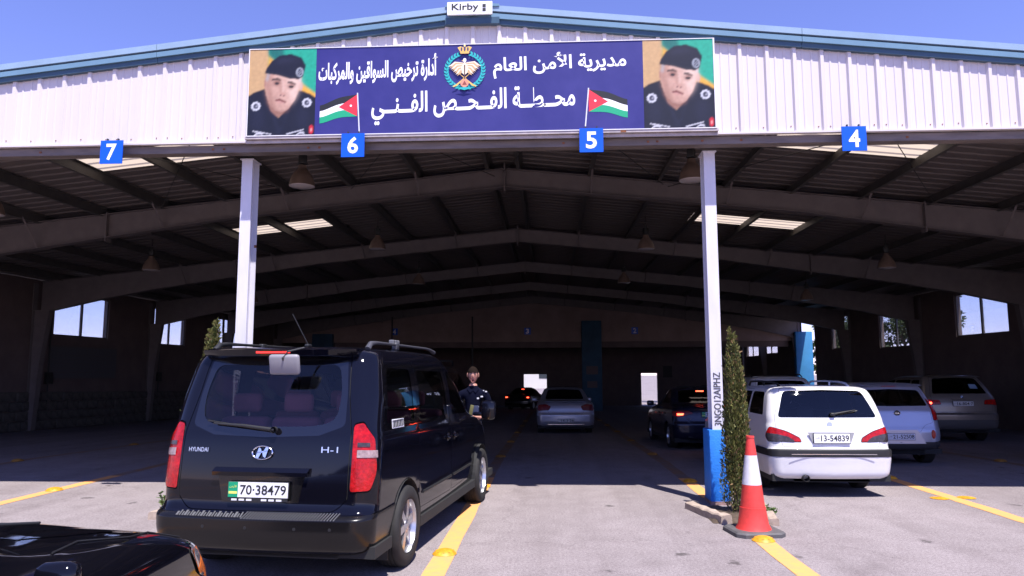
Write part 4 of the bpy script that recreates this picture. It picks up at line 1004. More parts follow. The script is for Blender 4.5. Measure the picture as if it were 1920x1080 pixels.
    for x, yb, e in ring: vs += [(x, yb + .42, 1.885), (x, yb + .05, 1.885 - .012 * (1 - e)), (x, yb, 1.865), (x, yb + .02, 1.815 + .02 * (1 - e)), (x, yb + .12, 1.79), (x, yb + .42, 1.80)]
    fs = []
    for k in range(N):
        for j in range(6): fs.append((6 * k + j, 6 * k + 6 + j, 6 * k + 6 + (j + 1) % 6, 6 * k + (j + 1) % 6))
    fs += [tuple(range(6)), tuple(6 * N + j for j in range(6))[::-1]]; b.add(vs, fs); sp = b.build('spoiler', body, t, 50)
    b = MB(); b.box(-.15, .15, .246, .262, 1.835, 1.853); b.build('brake_light', M_redlit2, sp)
    # roof rails, antenna
    for sd in (1, -1):
        b = MB(); pts = [V(sd * .70, .55, 1.87), V(sd * .70, .62, 1.92), V(sd * .70, .75, 1.932)] + [V(sd * (.70 - .01 * k), 1.0 + k * .3, 1.935) for k in range(6)] + [V(sd * .64, 2.7, 1.925), V(sd * .64, 2.85, 1.90)]
        b.tube(pts, [.028, .024, .017] + [.013] * 6 + [.016, .024], 8); b.rbox((sd * .68, 1.35, 1.92), (.05, .09, .07), 0, .01); b.build('roof_rail', M_black if sd < 0 else mat('rail_satin', (.06, .06, .07), .3), t, 60)
    b = MB()
    for k in range(3): b.rbox((.66, 1.30 + k * .07, 1.96), (.05, .045, .045), 0, .008)
    b.build('rail_clamp', mat('clamp_grey', (.12, .12, .13), .4), t)
    b = MB(); b.rbox((.05, .80, 1.915), (.04, .08, .03), 0, .01); b.tube([(.05, .80, 1.92), (-.10, .78, 2.20)], .004, 5); b.build('antenna', M_black, t)
    b = MB(); b.rbox((.18, .30, 1.72), (.25, .05, .165), 0, .024); q = b.build('rear_mirror', mat('mirror_back', (.22, .21, .23), .45), t, 60)
    for i, v_ in enumerate(q.data.vertices): v_.co = Vector(((v_.co.x - .18), v_.co.y - .30, v_.co.z - 1.72))
    q.location = (.18, .10, 1.74); q.rotation_euler = (R_(14), 0, R_(4))
    b = MB(); b.tube([(0, -.01, .02), (0, -.035, .06), (.03, .0, .105), (.12, .12, .11)], .008, 8); b.rbox((0, -.012, .02), (.035, .02, .03), 0, .006); b.build('mirror_arm', M_dkmetal, q, 60)
    # rear wiper, emblem, badges, garnish, plate
    b = MB(); p0, n0 = sh.at('r', .09, 1.215, .035); p1, _ = sh.at('r', .45, 1.262, .03, side=-1); b.tube([p0, p0.lerp(p1, .5) + V(0, -.012, .008), p1], [.017, .014, .007], 6); b.lathe([(.026, 0), (.026, .03), (0, .034)], 14, (p0.x, p0.y - .02, p0.z), 'y')
    q0 = p0.lerp(p1, .25); b.tube([q0 + V(0, .018, -.008), p1 + V(-.06, .012, .02)], .007, 5); b.build('wiper', M_black, gate, 60)
    def on_rear(x, z, off=.004): p, n = sh.at('r', abs(x), z, off, side=1 if x >= 0 else -1); return p
    b = MB(); pe = on_rear(0, 1.045); rg_ = [V(.085 * math.cos(a), -.006, .052 * math.sin(a)) for a in [2 * math.pi * k / 32 for k in range(32)]]; b.tube(rg_, .0085, 6, closed=True)
    for poly in ([(-.052, -.036), (-.030, -.045), (-.004, .006), (-.012, .030), (-.030, .040)], [(.052, .036), (.030, .045), (.004, -.006), (.012, -.030), (.030, -.040)], [(-.045, -.008), (.045, .008), (.042, .018), (-.042, .004)]):
        b.prism([(x, -.012, z) for x, z in poly], (0, .008, 0))
    q = b.build('emblem', M_chrome, gate, 60, pe); q.rotation_euler = (R_(-8), 0, 0)
    for s_, x, z, w_, h_ in (('HYUNDAI', -.655, 1.045, .18, .034), ('H-1', .485, 1.05, .135, .045)):
        p = on_rear(x, z, .006); b = MB(); vs, fs = glyphs(s_, .02); b.text(s_, (0, 0, 0), (1, -.10 if x < 0 else .06, 0), (0, .1, 1), w_, h_); b.build('badge', M_chrome, gate, 0, p)
    p = on_rear(0, .90, .0); b = MB(); b.prism([(-.40, p.y - .035, .87), (-.40, p.y - .04, .90), (-.39, p.y - .01, .93), (-.39, p.y + .06, .93), (-.40, p.y + .06, .87)], (.80, 0, 0)); b.build('garnish_bar', body, gate, 40)
    b = MB(); b.prism([(-.36, p.y - .008, .865), (.36, p.y - .008, .865), (.32, p.y - .012, .665), (-.32, p.y - .012, .665)], (0, .05, 0)); b.build('plate_recess', mat('recess_black', (.006, .006, .007), .12, coat=.5), gate)
    plate(gate, (0, p.y - .04, .765), .50, .115, '70·38479', band=True, tilt=.05)
    # step pad on the bumper, sensors, reflector
    b = MB()
    for k in range(56):
        x = -.66 + 1.32 * k / 55; 
        uu = sh.inv('r', abs(x), .56)[0]; sx_ = 1 if x >= 0 else -1
        def pp(v): q = sh.ev(uu, v)[0] + sh.nrm(np.array([uu]), np.array([v]))[0] * .006; return V(x, q[1], q[2])
        if k < 24: b.obox(pp(3.25), pp(3.75 if k % 2 else 3.6), .010 + .008 * (k % 3 == 0), .006)
        else: b.obox(pp(3.12) + V(-.014, 0, 0), pp(3.85) + V(.014, 0, 0), .007, .006)
    b.build('step_pad', mat('tread_grey', (.10, .10, .105), .5), bumper)
    for k, x in enumerate((-.42, -.06, .34, .62)):
        p = on_rear(x, .49, .001); b = MB(); b.lathe([(.013, .004), (.012, -.004), (0, -.005)], 12, (0, 0, 0), 'y'); b.build('parking_sensor', M_black, bumper, 40, p)
    # side details (right side faces the camera)
    for i, sd in enumerate((1, -1)):
        for y0, y1, dn in ((1.48, 2.58, 'sliding_door'), (2.68, 3.62, 'front_door')):
            b = MB(); q = [sh.at('s', y0 + (y1 - y0) * k / 6, .555, .004, side=sd)[0] for k in range(7)]; b.tube(q, .014, 6); b.build('side_moulding', M_black, o[dn][i], 60)
    for sd in (1, -1):
        for par, y, z in ((o['sliding_door'][0 if sd > 0 else 1], 2.48, .98), (o['front_door'][0 if sd > 0 else 1], 2.78, .97)):
            p, n = sh.at('s', y, z, .018, side=sd); b = MB(); b.rbox((0, 0, 0), (.03, .16, .035), 0, .012); b.build('door_handle', body, par, 60, p)
            p, n = sh.at('s', y, z, -.004, side=sd); b = MB(); b.lathe([(.055, 0), (.045, .006), (0, .007)], 16, axis='x'); b.build('handle_cup', blk, par, 60, p)
    b = MB(); 
    for k in range(9):
        p, n = sh.at('s', 1.05, 1.0, .003); 
    pts = [sh.at('s', .93 + .085 * math.cos(a), .97 + .085 * math.sin(a), .0015, side=-1)[0] for a in [2 * math.pi * k / 20 for k in range(20)]]; b.tube(pts, .003, 4, closed=True); b.build('fuel_flap', M_black, t)
    b = MB(); pr = [(.62, 1.205), (.94, 1.20), (.94, 1.275), (.62, 1.282)]; ps = [sh.at('s', a, z, .003)[0] for a, z in pr]; b.flat(ps, 0)
    for k in range(7):
        q = [(.64 + k * .042, 1.213), (.64 + k * .042 + .026, 1.213), (.64 + k * .042 + .026, 1.27), (.64 + k * .042, 1.27)]; b.tube([sh.at('s', a, z, .005)[0] for a, z in q], .0035, 4, 1, closed=True)
    b.build('window_sticker', [M_white, M_black], t)
    for sd in (1, -1):
        b = MB(); b.rbox((sd * 1.10, 3.80, 1.20), (.18, .11, .24), 0, .04); b.rbox((sd * .98, 3.80, 1.15), (.16, .05, .05), 0, .02); b.build('side_mirror', body, t, 60)
    for sd in (1, -1):
        b = MB(); b.box(sd * .80 - .10, sd * .80 + .09, .60, .61, .14, .34); b.build('mud_flap', M_black, t)
    seats(t, [(.75, 1.32, 3), (1.75, 1.32, 3), (3.0, 1.28, 2)], M_seat, 1.45); steering(t, -.42, 3.55, 1.02)
    b = MB(); b.box(-.80, .80, .25, 3.9, .34, .38); b.box(-.78, .78, 3.75, 4.1, .6, 1.12); b.build('cabin_floor', M_line, t)
black_van()

# ------------------------------------------------------------------ generic saloons, hatchbacks, estates
def car(name, label, cat, loc, rz, lv, regs, body, wy, wr, wx, rims, seatrows, ub, dflt={}, seatm=None, nu=44, nv=3, group=None, ww=.19, floor=None):
    loc = (loc[0], loc[1], GZ(loc[1] + .9)); t = thing(name, label, cat, loc, rz, group); sh = Shell(lv, **dflt)
    if loc[1] > 12.5: t.rotation_euler = (TILT * (.5 if loc[1] < 14 else 1), 0, rz)
    o = build_shell(sh, regs, 'body', body, t, M_line, nu=nu, nv=nv)
    for sd in (1, -1):
        for y in wy: wheel(t, sd * (wx - ww / 2), y, wr, ww, rims, sd)
    underbody(t, ub[0], ub[1], ub[2], ub[3], wy, wr + .05)
    if seatrows: seats(t, seatrows, seatm or M_seatg, 1.3, .3)
    return t, sh, o
def mirrors(t, m, x, y, z):
    for sd in (1, -1):
        b = MB(); b.rbox((sd * x, y, z), (.18, .10, .13), 0, .035); b.rbox((sd * (x - .1), y, z - .03), (.1, .04, .03), 0, .01); b.build('side_mirror', m, t, 60)
def handles(o, sh, names_y, m, z):
    for nme, y in names_y:
        for i, sd in enumerate((1, -1)):
            if nme in o: p, n = sh.at('s', y, z, .014, side=sd); b = MB(); b.rbox((0, 0, 0), (.025, .17, .03), 0, .01); b.build('door_handle', m, o[nme][i], 60, p)

def wagon():
    body = paint('wagon_white_paint', (.70, .685, .70), 0, .28, noise=.07); gl = glass('wagon_glass', (.30, .33, .36), 1.1)
    lv = [L(.25, .22, .80, .07, 4.60), L(.30, .28, .85, .02, 4.70), L(.44, .42, .875, .0, 4.74), L(.555, .52, .885, -.012, 4.74), L(.625, .58, .885, -.01, 4.73), L(.65, .60, .872, .035, 4.71),
          L(.80, .68, .875, .055, 4.66), L(.93, .80, .865, .085, 4.45), L(.99, .92, .85, .11, 3.95), L(1.04, .985, .845, .125, 3.45), L(1.22, 1.20, .80, .20, 2.90), L(1.36, 1.35, .755, .28, 2.45),
          L(1.425, 1.42, .715, .33, 2.15), L(1.458, 1.455, .60, .44, 1.9), L(1.472, 1.472, .3, .7, 1.7), L(1.475, 1.475, 0, 1.1, 1.4)]
    vr = None
    regs = [Reg('_hole', 's', arch(1.02, .345, .31)), Reg('_hole', 's', arch(3.72, .345, .31)),
            Reg('indicator', 'm', [('r', .50, .732), ('r', .60, .80), ('r', .76, .835), ('s', .23, .84), ('s', .245, .80), ('s', .195, .732)], M_smoke, .007, .05, 0, 'tail_lamp'),
            Reg('rear_window', 'r', [(0, 1.05, 0), (.715, 1.05, .05), (.575, 1.405, .07), (0, 1.42, 0)], gl, -.003, .05, 0, 'tailgate', kind='join', line=False),
            Reg('tail_lamp', 'm', [('r', .415, .725), ('r', .44, .79), ('r', .60, .87), ('r', .76, .915), ('s', .20, .93), ('s', .27, .80), ('s', .20, .725)], M_red, .006, .08, .01),
            Reg('tailgate', 'r', [(0, .665, 0), (.68, .665, .03), (.76, .93, 0), (.755, 1.06, 0), (.61, 1.44, .04), (0, 1.45, 0)], body, 0, .03, .004, kind='join'),
            Reg('bumper_strip', 'uv', [(0, 2.85), (.38, 2.85), (.38, 4.45), (0, 4.45)], M_black, .008, kind='join'),
            Reg('rear_bumper', 'uv', [(0, 0), (.38, 0), (.38, 2.85), (0, 2.85)], body, 0.002, kind='join'),
            Reg('quarter_window', 's', [(.46, 1.07), (1.18, 1.07), (1.16, 1.385), (.62, 1.385)], gl, -.003, .06, 0, line=False),
            Reg('rear_door_window', 's', [(1.25, 1.06), (2.05, 1.05), (2.05, 1.375), (1.25, 1.385)], gl, -.003, .03, 0, 'rear_door', line=False),
            Reg('front_door_window', 's', [(2.14, 1.045), (3.18, 1.02), (2.60, 1.355), (2.14, 1.37)], gl, -.003, .03, 0, 'front_door', line=False),
            Reg('rear_door', 's', [(1.22, .36, .1), (2.09, .34), (2.09, 1.41), (1.22, 1.42)], body, 0, .03, .004), Reg('front_door', 's', [(2.10, .34), (3.22, .35), (3.24, 1.0), (2.62, 1.39), (2.10, 1.41)], body, 0, .03, .004),
            Reg('windshield', 'f', [(0, 1.04, 0), (.64, 1.04), (.54, 1.40), (0, 1.42, 0)], gl, -.003, .05, 0, kind='join', line=False)]
    t, sh, o = car('station_wagon', 'white station wagon with roof rails parked half in the sun, plate 13-54839', 'car', (3.77, 10.1, 0), R_(0), lv, regs, body, (1.02, 3.72), .31, .85, dict(n=7, w=.3), [(1.0, .95, 3), (1.9, .95, 2)], (.84, .12, 4.5, .2), dict(br=.07, rr=.16))
    t.scale = (.925, 1, 1); gate = o['tailgate'][0]; bump_ = o['rear_bumper'][0]
    p, _ = sh.at('r', 0, .80, 0); b = MB(); b.prism([(-.33, p.y - .012, .86), (.33, p.y - .012, .86), (.27, p.y - .012, .72), (-.27, p.y - .012, .72)], (0, .01, 0)); b.build('plate_recess', mat('recess_grey', (.30, .30, .32), .5), gate)
    plate(gate, (0, p.y - .028, .785), .51, .125, '13-54839', tilt=.05, extra=False)
    b = MB(); p, _ = sh.at('r', 0, .955, .004); b.prism([(x, 0, z) for x, z in ((-.035, .03), (-.01, .04), (.03, .035), (.038, 0), (.01, -.04), (-.02, -.035), (-.038, 0))], (0, -.004, 0)); b.build('emblem', mat('emblem_pale', (.48, .55, .70), .3, metal=.4), gate, 0, p)
    p0, _ = sh.at('r', .06, 1.085, .03); p1, _ = sh.at('r', .40, 1.14, .03); b = MB(); b.tube([p0, p0.lerp(p1, .5), p1], [.016, .012, .006], 6); b.tube([p0.lerp(p1, .3) + V(0, .01, -.02), p1 + V(.03, .008, -.01)], .008, 5); b.rbox(p0, (.07, .05, .04), 0, .012); b.build('wiper', M_black, gate, 60)
    b = MB(); y = sh.ev(0, 3.4)[0][1]; b.box(-.60, .60, y - .012, y - .008, .575, .583); b.build('strip_chrome', M_chrome, o['bumper_strip'][0])
    b = MB(); b.lathe([(.042, -.10), (.045, -.10), (.045, .35), (.04, .35), (.04, -.09)], 18, (-.40, .08, .265), 'y'); b.build('exhaust_pipe', M_dkmetal, t, 50)
    for sd in (1, -1):
        b = MB(); b.tube([(sd * .52, .62, 1.455), (sd * .52, .72, 1.50), (sd * .53, 1.0, 1.52), (sd * .53, 1.6, 1.525), (sd * .52, 2.1, 1.51), (sd * .50, 2.25, 1.455)], [.022, .018, .014, .014, .016, .02], 8)
        b.tube([(sd * .53, 1.35, 1.46), (sd * .53, 1.35, 1.52)], .016, 6); b.build('roof_rail', paint('rail_white', (.72, .72, .74)) if sd > 0 else M_black, t, 60)
    handles(o, sh, (('rear_door', 1.36), ('front_door', 2.26)), body, .90); mirrors(t, body, .93, 3.15, 1.02)
wagon()

def hatch():
    body = paint('hatch_blue_silver', (.40, .41, .50), .5, .3); gl = glass('hatch_glass', (.16, .18, .20), 1.0)
    lv = [L(.26, .24, .70, .16, 3.45), L(.32, .30, .77, .04, 3.50), L(.44, .44, .795, .0, 3.54), L(.58, .56, .80, .0, 3.54), L(.72, .66, .80, .035, 3.48), L(.86, .78, .80, .07, 3.30), L(.97, .90, .79, .10, 2.95), L(1.03, 1.0, .77, .13, 2.65),
          L(1.20, 1.20, .715, .22, 2.30), L(1.36, 1.36, .665, .32, 1.95), L(1.43, 1.43, .62, .38, 1.75), L(1.465, 1.465, .52, .46, 1.6), L(1.48, 1.48, .25, .7, 1.4), L(1.482, 1.482, 0, .9, 1.2)]
    regs = [Reg('_hole', 's', arch(.62, .33, .29)), Reg('_hole', 's', arch(2.98, .33, .29)),
            Reg('rear_window', 'r', [(0, 1.055, 0), (.60, 1.06, .04), (.52, 1.34, .05), (0, 1.36, 0)], gl, -.003, .05, 0, 'tailgate', kind='join', line=False),
            Reg('tail_lamp', 'm', [('r', .64, .80), ('r', .645, 1.02), ('r', .60, 1.18), ('s', .30, 1.19), ('s', .33, 1.0), ('s', .25, .80)], M_red, .006, .06, .01),
            Reg('tailgate', 'r', [(0, .60, 0), (.36, .60, .0), (.47, .72, .05), (.625, .76, .03), (.62, 1.05, 0), (.56, 1.42, .04), (0, 1.435, 0)], body, 0, .03, .004, kind='join'),
            Reg('rear_bumper', 'uv', [(0, 0), (.345, 0), (.345, 1.9), (0, 1.9)], mat('bumper_dark', (.03, .03, .035), .5), .002, kind='join'),
            Reg('rear_door_window', 's', [(.50, 1.04), (1.32, 1.03), (1.32, 1.34), (.72, 1.34)], gl, -.003, .04, 0, 'rear_door', line=False), Reg('front_door_window', 's', [(1.42, 1.03), (2.42, 1.02), (1.95, 1.34), (1.42, 1.345)], gl, -.003, .04, 0, 'front_door', line=False),
            Reg('rear_door', 's', [(.66, .62, .05), (.98, .34), (1.37, .34), (1.37, 1.39), (.66, 1.39)], body, 0, .04, .004), Reg('front_door', 's', [(1.38, .34), (2.45, .34), (2.48, 1.0), (1.97, 1.37), (1.38, 1.39)], body, 0, .04, .004),
            Reg('windshield', 'f', [(0, 1.05, 0), (.60, 1.05), (.50, 1.40), (0, 1.42, 0)], gl, -.003, .05, 0, kind='join', line=False)]
    t, sh, o = car('hatchback_car', 'small silver blue hatchback parked behind the white wagon, plate 21-52508', 'car', (6.25, 13.55, 0), R_(1.5), lv, regs, body, (.62, 2.98), .29, .79, dict(n=5, w=.34), [(.75, .92, 3), (1.55, .92, 2)], (.77, .12, 3.3, .2), dict(br=.08, rr=.2, cr=.0))
    gate = o['tailgate'][0]
    for i, sd in enumerate((1, -1)):
        p, _ = sh.at('r', .60, .56, .003, side=sd); b = MB(); b.lathe([(.05, 0), (.045, -.008), (0, -.01)], 18, (0, 0, 0), 'y', sx=.8); q = b.build('fog_lamp', M_red, t, 50, p); q.scale = (1, 1, 1.6)
    p, _ = sh.at('r', 0, .50, 0); b = MB(); b.prism([(-.30, p.y - .004, .64), (.30, p.y - .004, .64), (.44, p.y - .0, .40), (-.44, p.y - .0, .40)], (0, .008, 0)); b.build('plate_recess', body, t)
    plate(t, (0, p.y - .02, .525), .48, .11, '21-52508', tilt=.03, extra=False, light=(.50, .52, .62))
    p, _ = sh.at('r', 0, .93, .006); b = MB(); b.tube([V(.055 * math.cos(a), 0, .032 * math.sin(a)) for a in [2 * math.pi * k / 24 for k in range(24)]], .007, 6, closed=True); b.lathe([(.052, 0), (.05, -.004), (0, -.005)], 20, (0, 0, 0), 'y', 1, sx=1); b.text('KIA', (-.036, -.010, -.013), (1, 0, 0), (0, 0, 1), .072, .026, 0, .01)
    b.v = [(x, y, z * (.62 if abs(y) < .006 and False else 1)) for x, y, z in b.v]; b.build('emblem', [M_chrome, M_black], gate, 50, p)
    b = MB(); p, _ = sh.at('r', 0, 1.41, .01); b.rbox(p, (.26, .03, .022), 0, .006); b.build('brake_light', M_red, gate)
    b = MB(); b.prism([(-.54, .30, 1.45), (-.50, .24, 1.425), (-.50, .34, 1.41), (-.54, .46, 1.455)], (1.06, 0, 0)); b.build('spoiler', body, gate, 40)
    handles(o, sh, (('rear_door', .78), ('front_door', 1.5)), body, .92); mirrors(t, body, .86, 2.4, 1.05)
hatch()

def suv():
    body = paint('suv_grey_beige', (.23, .195, .165), .5, .32); gl = glass('suv_glass', (.12, .13, .14), 1.0)
    lv = [L(.30, .28, .80, .16, 4.55), L(.38, .36, .90, .03, 4.62), L(.55, .52, .925, .0, 4.66), L(.70, .62, .93, -.005, 4.67), L(.76, .70, .93, .04, 4.64), L(.95, .84, .935, .05, 4.50), L(1.08, 1.0, .93, .075, 4.25), L(1.16, 1.08, .91, .10, 3.7), L(1.22, 1.14, .885, .13, 3.4),
          L(1.42, 1.42, .81, .25, 2.95), L(1.60, 1.60, .73, .38, 2.55), L(1.67, 1.67, .67, .45, 2.3), L(1.70, 1.70, .52, .58, 2.1), L(1.715, 1.715, .25, .8, 1.8), L(1.717, 1.717, 0, 1.1, 1.5)]
    regs = [Reg('_hole', 's', arch(.98, .40, .37)), Reg('_hole', 's', arch(3.80, .40, .37)),
            Reg('rear_window', 'r', [(0, 1.235, 0), (.68, 1.235, .05), (.54, 1.62, .07), (0, 1.64, 0)], gl, -.003, .05, 0, 'tailgate', kind='join', line=False),
            Reg('tail_lamp', 'm', [('r', .52, .96), ('r', .56, 1.075), ('r', .75, 1.09), ('s', .25, 1.10), ('s', .30, .97), ('s', .22, .93)], M_red, .006, .05, .01),
            Reg('tailgate', 'r', [(0, .78, 0), (.74, .78, .03), (.74, 1.22, 0), (.59, 1.67, .04), (0, 1.68, 0)], body, 0, .03, .005, kind='join'),
            Reg('rear_bumper', 'uv', [(0, 0), (.37, 0), (.37, 2.2), (0, 2.2)], mat('bumper_mid', (.07, .065, .065), .5), .002, kind='join'),
            Reg('quarter_window', 's', [(.46, 1.25), (.98, 1.24), (.98, 1.58), (.64, 1.58)], gl, -.003, .04, 0, line=False),
            Reg('rear_door_window', 's', [(1.08, 1.24), (1.88, 1.23), (1.88, 1.60), (1.08, 1.60)], gl, -.003, .04, 0, 'rear_door', line=False), Reg('front_door_window', 's', [(1.98, 1.23), (3.05, 1.2), (2.60, 1.57), (1.98, 1.60)], gl, -.003, .04, 0, 'front_door', line=False),
            Reg('rear_door', 's', [(1.03, .75, .05), (1.4, .42), (1.93, .42), (1.93, 1.65), (1.03, 1.64)], body, 0, .04, .004), Reg('front_door', 's', [(1.94, .42), (3.15, .42), (3.2, 1.14), (2.6, 1.62), (1.94, 1.65)], body, 0, .04, .004),
            Reg('windshield', 'f', [(0, 1.22, 0), (.68, 1.22), (.56, 1.62), (0, 1.65, 0)], gl, -.003, .05, 0, kind='join', line=False)]
    t, sh, o = car('sport_utility_car', 'grey off-road estate car with lit left tail lamp near the right wall', 'car', (10.42, 19.1, 0), R_(1.0), lv, regs, body, (.98, 3.80), .37, .92, dict(n=5, w=.34, twin=True), [(1.1, 1.1, 3), (2.1, 1.1, 2)], (.90, .12, 4.4, .26), dict(br=.07, rr=.2), ww=.25)
    gate = o['tailgate'][0]; p, _ = sh.at('r', 0, 1.0, 0)
    plate(gate, (0, p.y - .02, .985), .50, .115, '16-804·7', tilt=.04, extra=False, light=(.55, .53, .52))
    b = MB(); b.rbox((0, p.y - .03, 1.10), (.56, .05, .025), 0, .008); b.build('garnish_bar', body, gate)
    b = MB(); p, _ = sh.at('r', 0, 1.155, .006); b.lathe([(.041, 0), (.041, -.008), (.034, -.010), (.033, -.006), (0, -.006)], 24, (0, 0, 0), 'y', 0)
    for k in range(4):
        pts = [(0, 0)] + [(.030 * math.cos(R_(90 * k + 22.5 * j)), .030 * math.sin(R_(90 * k + 22.5 * j))) for j in range(5)]; b.flat([(x, -.0075, z) for x, z in pts], 1 if k % 2 else 2)
    b.build('emblem', [mat('emblem_dark', (.08, .08, .09), .3), mat('emblem_blue', (.02, .15, .5), .3), M_white], gate, 50, p)
    b = MB(); p, _ = sh.at('r', 0, 1.655, .012); b.rbox(p, (.30, .03, .022), 0, .006); b.build('brake_light', M_redlit2, gate)
    b = MB(); b.prism([(-.60, .36, 1.685), (-.56, .30, 1.66), (-.56, .42, 1.65), (-.60, .55, 1.69)], (1.18, 0, 0)); b.build('spoiler', body, gate, 40)
    p, n = sh.at('r', .79, 1.0, .012, side=-1); b = MB(); b.rbox(p, (.09, .012, .05), 0, .005); b.build('lit_bulb', M_redlit, o['tail_lamp'][1])
    ps = [sh.at('r', a, z, .004)[0] for a, z in ((.30, 1.36), (.50, 1.355), (.475, 1.47), (.29, 1.475))]; b = MB(); b.flat(ps); b.build('window_sticker', mat('sticker_blue', (.18, .26, .36), .6), gate)
    handles(o, sh, (('rear_door', 1.25), ('front_door', 2.1)), body, 1.0); mirrors(t, body, .99, 3.0, 1.22)
suv()

def sedan(name, label, loc, rz, bodym, platetxt, band, sty, lit=0, lampm=None, s=1.0, group=None):
    gl = glass('sedan_glass', (.14, .15, .17), 1.1)
    lv = [L(.22, .20, .76, .16, 4.40), L(.28, .26, .84, .03, 4.46), L(.42, .42, .862, .0, 4.50), L(.56, .54, .868, .0, 4.50), L(.66, .62, .865, .03, 4.45), L(.80, .70, .862, .055, 4.35), L(.90, .80, .85, .085, 4.05), L(.955, .88, .83, .14, 3.7), L(.985, .95, .80, .42, 3.3),
          L(1.02, 1.0, .765, .72, 3.05), L(1.18, 1.18, .70, 1.00, 2.70), L(1.31, 1.31, .64, 1.28, 2.40), L(1.37, 1.37, .58, 1.42, 2.2), L(1.40, 1.40, .45, 1.55, 2.05), L(1.412, 1.412, .2, 1.65, 1.9), L(1.413, 1.413, 0, 1.72, 1.82)]
    regs = [Reg('_hole', 's', arch(.95, .335, .30)), Reg('_hole', 's', arch(3.60, .335, .30)),
            Reg('rear_window', 'r', [(0, 1.045, 0), (.60, 1.05, .05), (.50, 1.33, .06), (0, 1.35, 0)], gl, -.003, .05, 0, vr=(8.6, 15), kind='join', line=False),
            Reg('tail_lamp', 'm', sty['lamp'], lampm or M_red, .006, .06, .01, vr=(2, 8)),
            Reg('boot_lid', 'r', [(0, .56, 0), (.46, .56, .03), (.56, .72, 0), (.66, .90, .0), (.64, .962, .0), (0, .965, 0)], bodym, 0.002, .03, .004, vr=(2, 8.2), kind='join'),
            Reg('rear_door_window', 's', [(1.12, 1.03), (1.86, 1.02), (1.86, 1.31), (1.42, 1.31)], gl, -.003, .04, 0, 'rear_door', vr=(8.6, 15), line=False), Reg('front_door_window', 's', [(1.95, 1.02), (2.88, 1.01), (2.42, 1.30), (1.95, 1.31)], gl, -.003, .04, 0, 'front_door', vr=(8.6, 15), line=False),
            Reg('rear_door', 's', [(1.05, .66, .05), (1.35, .32), (1.90, .32), (1.90, .93), (1.10, .93)], bodym, 0, .04, .004, vr=(0, 8)), Reg('front_door', 's', [(1.91, .32), (3.0, .32), (3.05, .90), (1.91, .93)], bodym, 0, .04, .004, vr=(0, 8)),
            Reg('windshield', 'f', [(0, 1.03, 0), (.64, 1.03), (.52, 1.35), (0, 1.37, 0)], gl, -.003, .05, 0, kind='join', vr=(8.9, 15), line=False)]
    t, sh, o = car(name, label, 'car', loc, rz, lv, regs, bodym, (.95, 3.60), .30, .84, dict(n=5, w=.34), [(1.45, .85, 3), (2.2, .85, 2)], (.83, .12, 4.2, .18), dict(br=.09, rr=.2), group=group)
    lid = o['boot_lid'][0]
    p, _ = sh.at('r', 0, sty['pz'], 0, vr=(0, 8)); 
    if platetxt is not None: plate(t, (0, p.y - .022, sty['pz']), .48, .11, platetxt, band=band, tilt=.04, extra=False, light=sty.get('pl', (.40, .40, .42)))
    b = MB(); vs = []
    for k in range(13):
        x = -.62 + 1.24 * k / 12; y = .10 + .08 * (x / .62)**2; vs += [(x, y + .10, .985), (x, y, .993), (x, y + .015, .972)]
    b.add(vs, [(3 * k + j, 3 * k + 3 + j, 3 * k + 3 + (j + 1) % 3, 3 * k + (j + 1) % 3) for k in range(12) for j in range(3)]); b.build('spoiler', bodym, lid, 40)
    b = MB(); b.rbox((0, p.y - .001, .31), (1.1, .02, .03), 0, .008); b.build('bumper_trim', sty.get('trim', M_black), t)
    if lit:
        for i, sd in enumerate((1, -1)):
            if lit == 1 and sd > 0: continue
            p1, n = sh.at('r', .70, .80, .010, vr=(2, 8), side=sd); b = MB(); b.rbox(p1, (.15, .012, .045), 0, .005); b.build('lit_bulb', M_redlit, o['tail_lamp'][i])
        p1 = sh.at('r', .0, 1.30, .012, vr=(8.6, 15))[0]; b = MB(); b.rbox(p1 + V(0, .03, 0), (.18, .02, .02), 0, .004); b.build('brake_light', M_redlit, t)
    handles(o, sh, (('rear_door', 1.2), ('front_door', 2.05)), bodym, .80); mirrors(t, bodym, .92, 2.95, 1.0)
    return t, sh, o
lampA = [('r', .50, .72), ('r', .44, .84), ('r', .60, .905), ('s', .20, .90), ('s', .26, .78), ('s', .18, .70)]
lampB = [('r', .40, .82), ('r', .50, .88), ('r', .68, .885), ('s', .28, .87), ('s', .24, .76), ('r', .70, .74)]
t, sh, o = sedan('sedan_car', 'silver saloon car waiting in the centre lane inside the hall', (.50, 22.2, 0), R_(1.5), paint('sedan_silver', (.36, .36, .42), .6, .3), '14-3·28', None, dict(lamp=lampA, pz=.42, trim=M_chrome), lampm=lamp_mat('tail_lamp_dull', (.20, .012, .02)))
t, sh, o = sedan('sedan_car', 'dark blue saloon with a lit tail lamp behind the right front post', (3.62, 16.55, 0), R_(1.0), paint('sedan_blue', (.013, .015, .036), .4, .25), '70·12648', True, dict(lamp=lampB, pz=.80, pl=(.5, .5, .55)), lit=1, lampm=lamp_mat('tail_lamp_dim', (.25, .01, .015)))
b = MB(); b.text('ELANTRA', (0, 0, 0), (1, 0, 0), (0, 0, 1), .20, .03); p, _ = sh.at('r', .56, .685, .01, vr=(2, 8), side=-1); b.build('badge', M_chrome, t, 0, p)
t, sh, o = sedan('sedan_car', 'distant black saloon with lit tail lamps before the far opening', (-2.05, 46.5, 0), R_(-16), paint('sedan_black', (.01, .01, .011), 0, .2), None, None, dict(lamp=lampA, pz=.42), lit=2)
t, sh, o = sedan('sedan_car', 'dark saloon of which only a corner shows at the right edge', (10.0, 10.35, 0), R_(0), MATS['sedan_black'], None, None, dict(lamp=lampA, pz=.42))

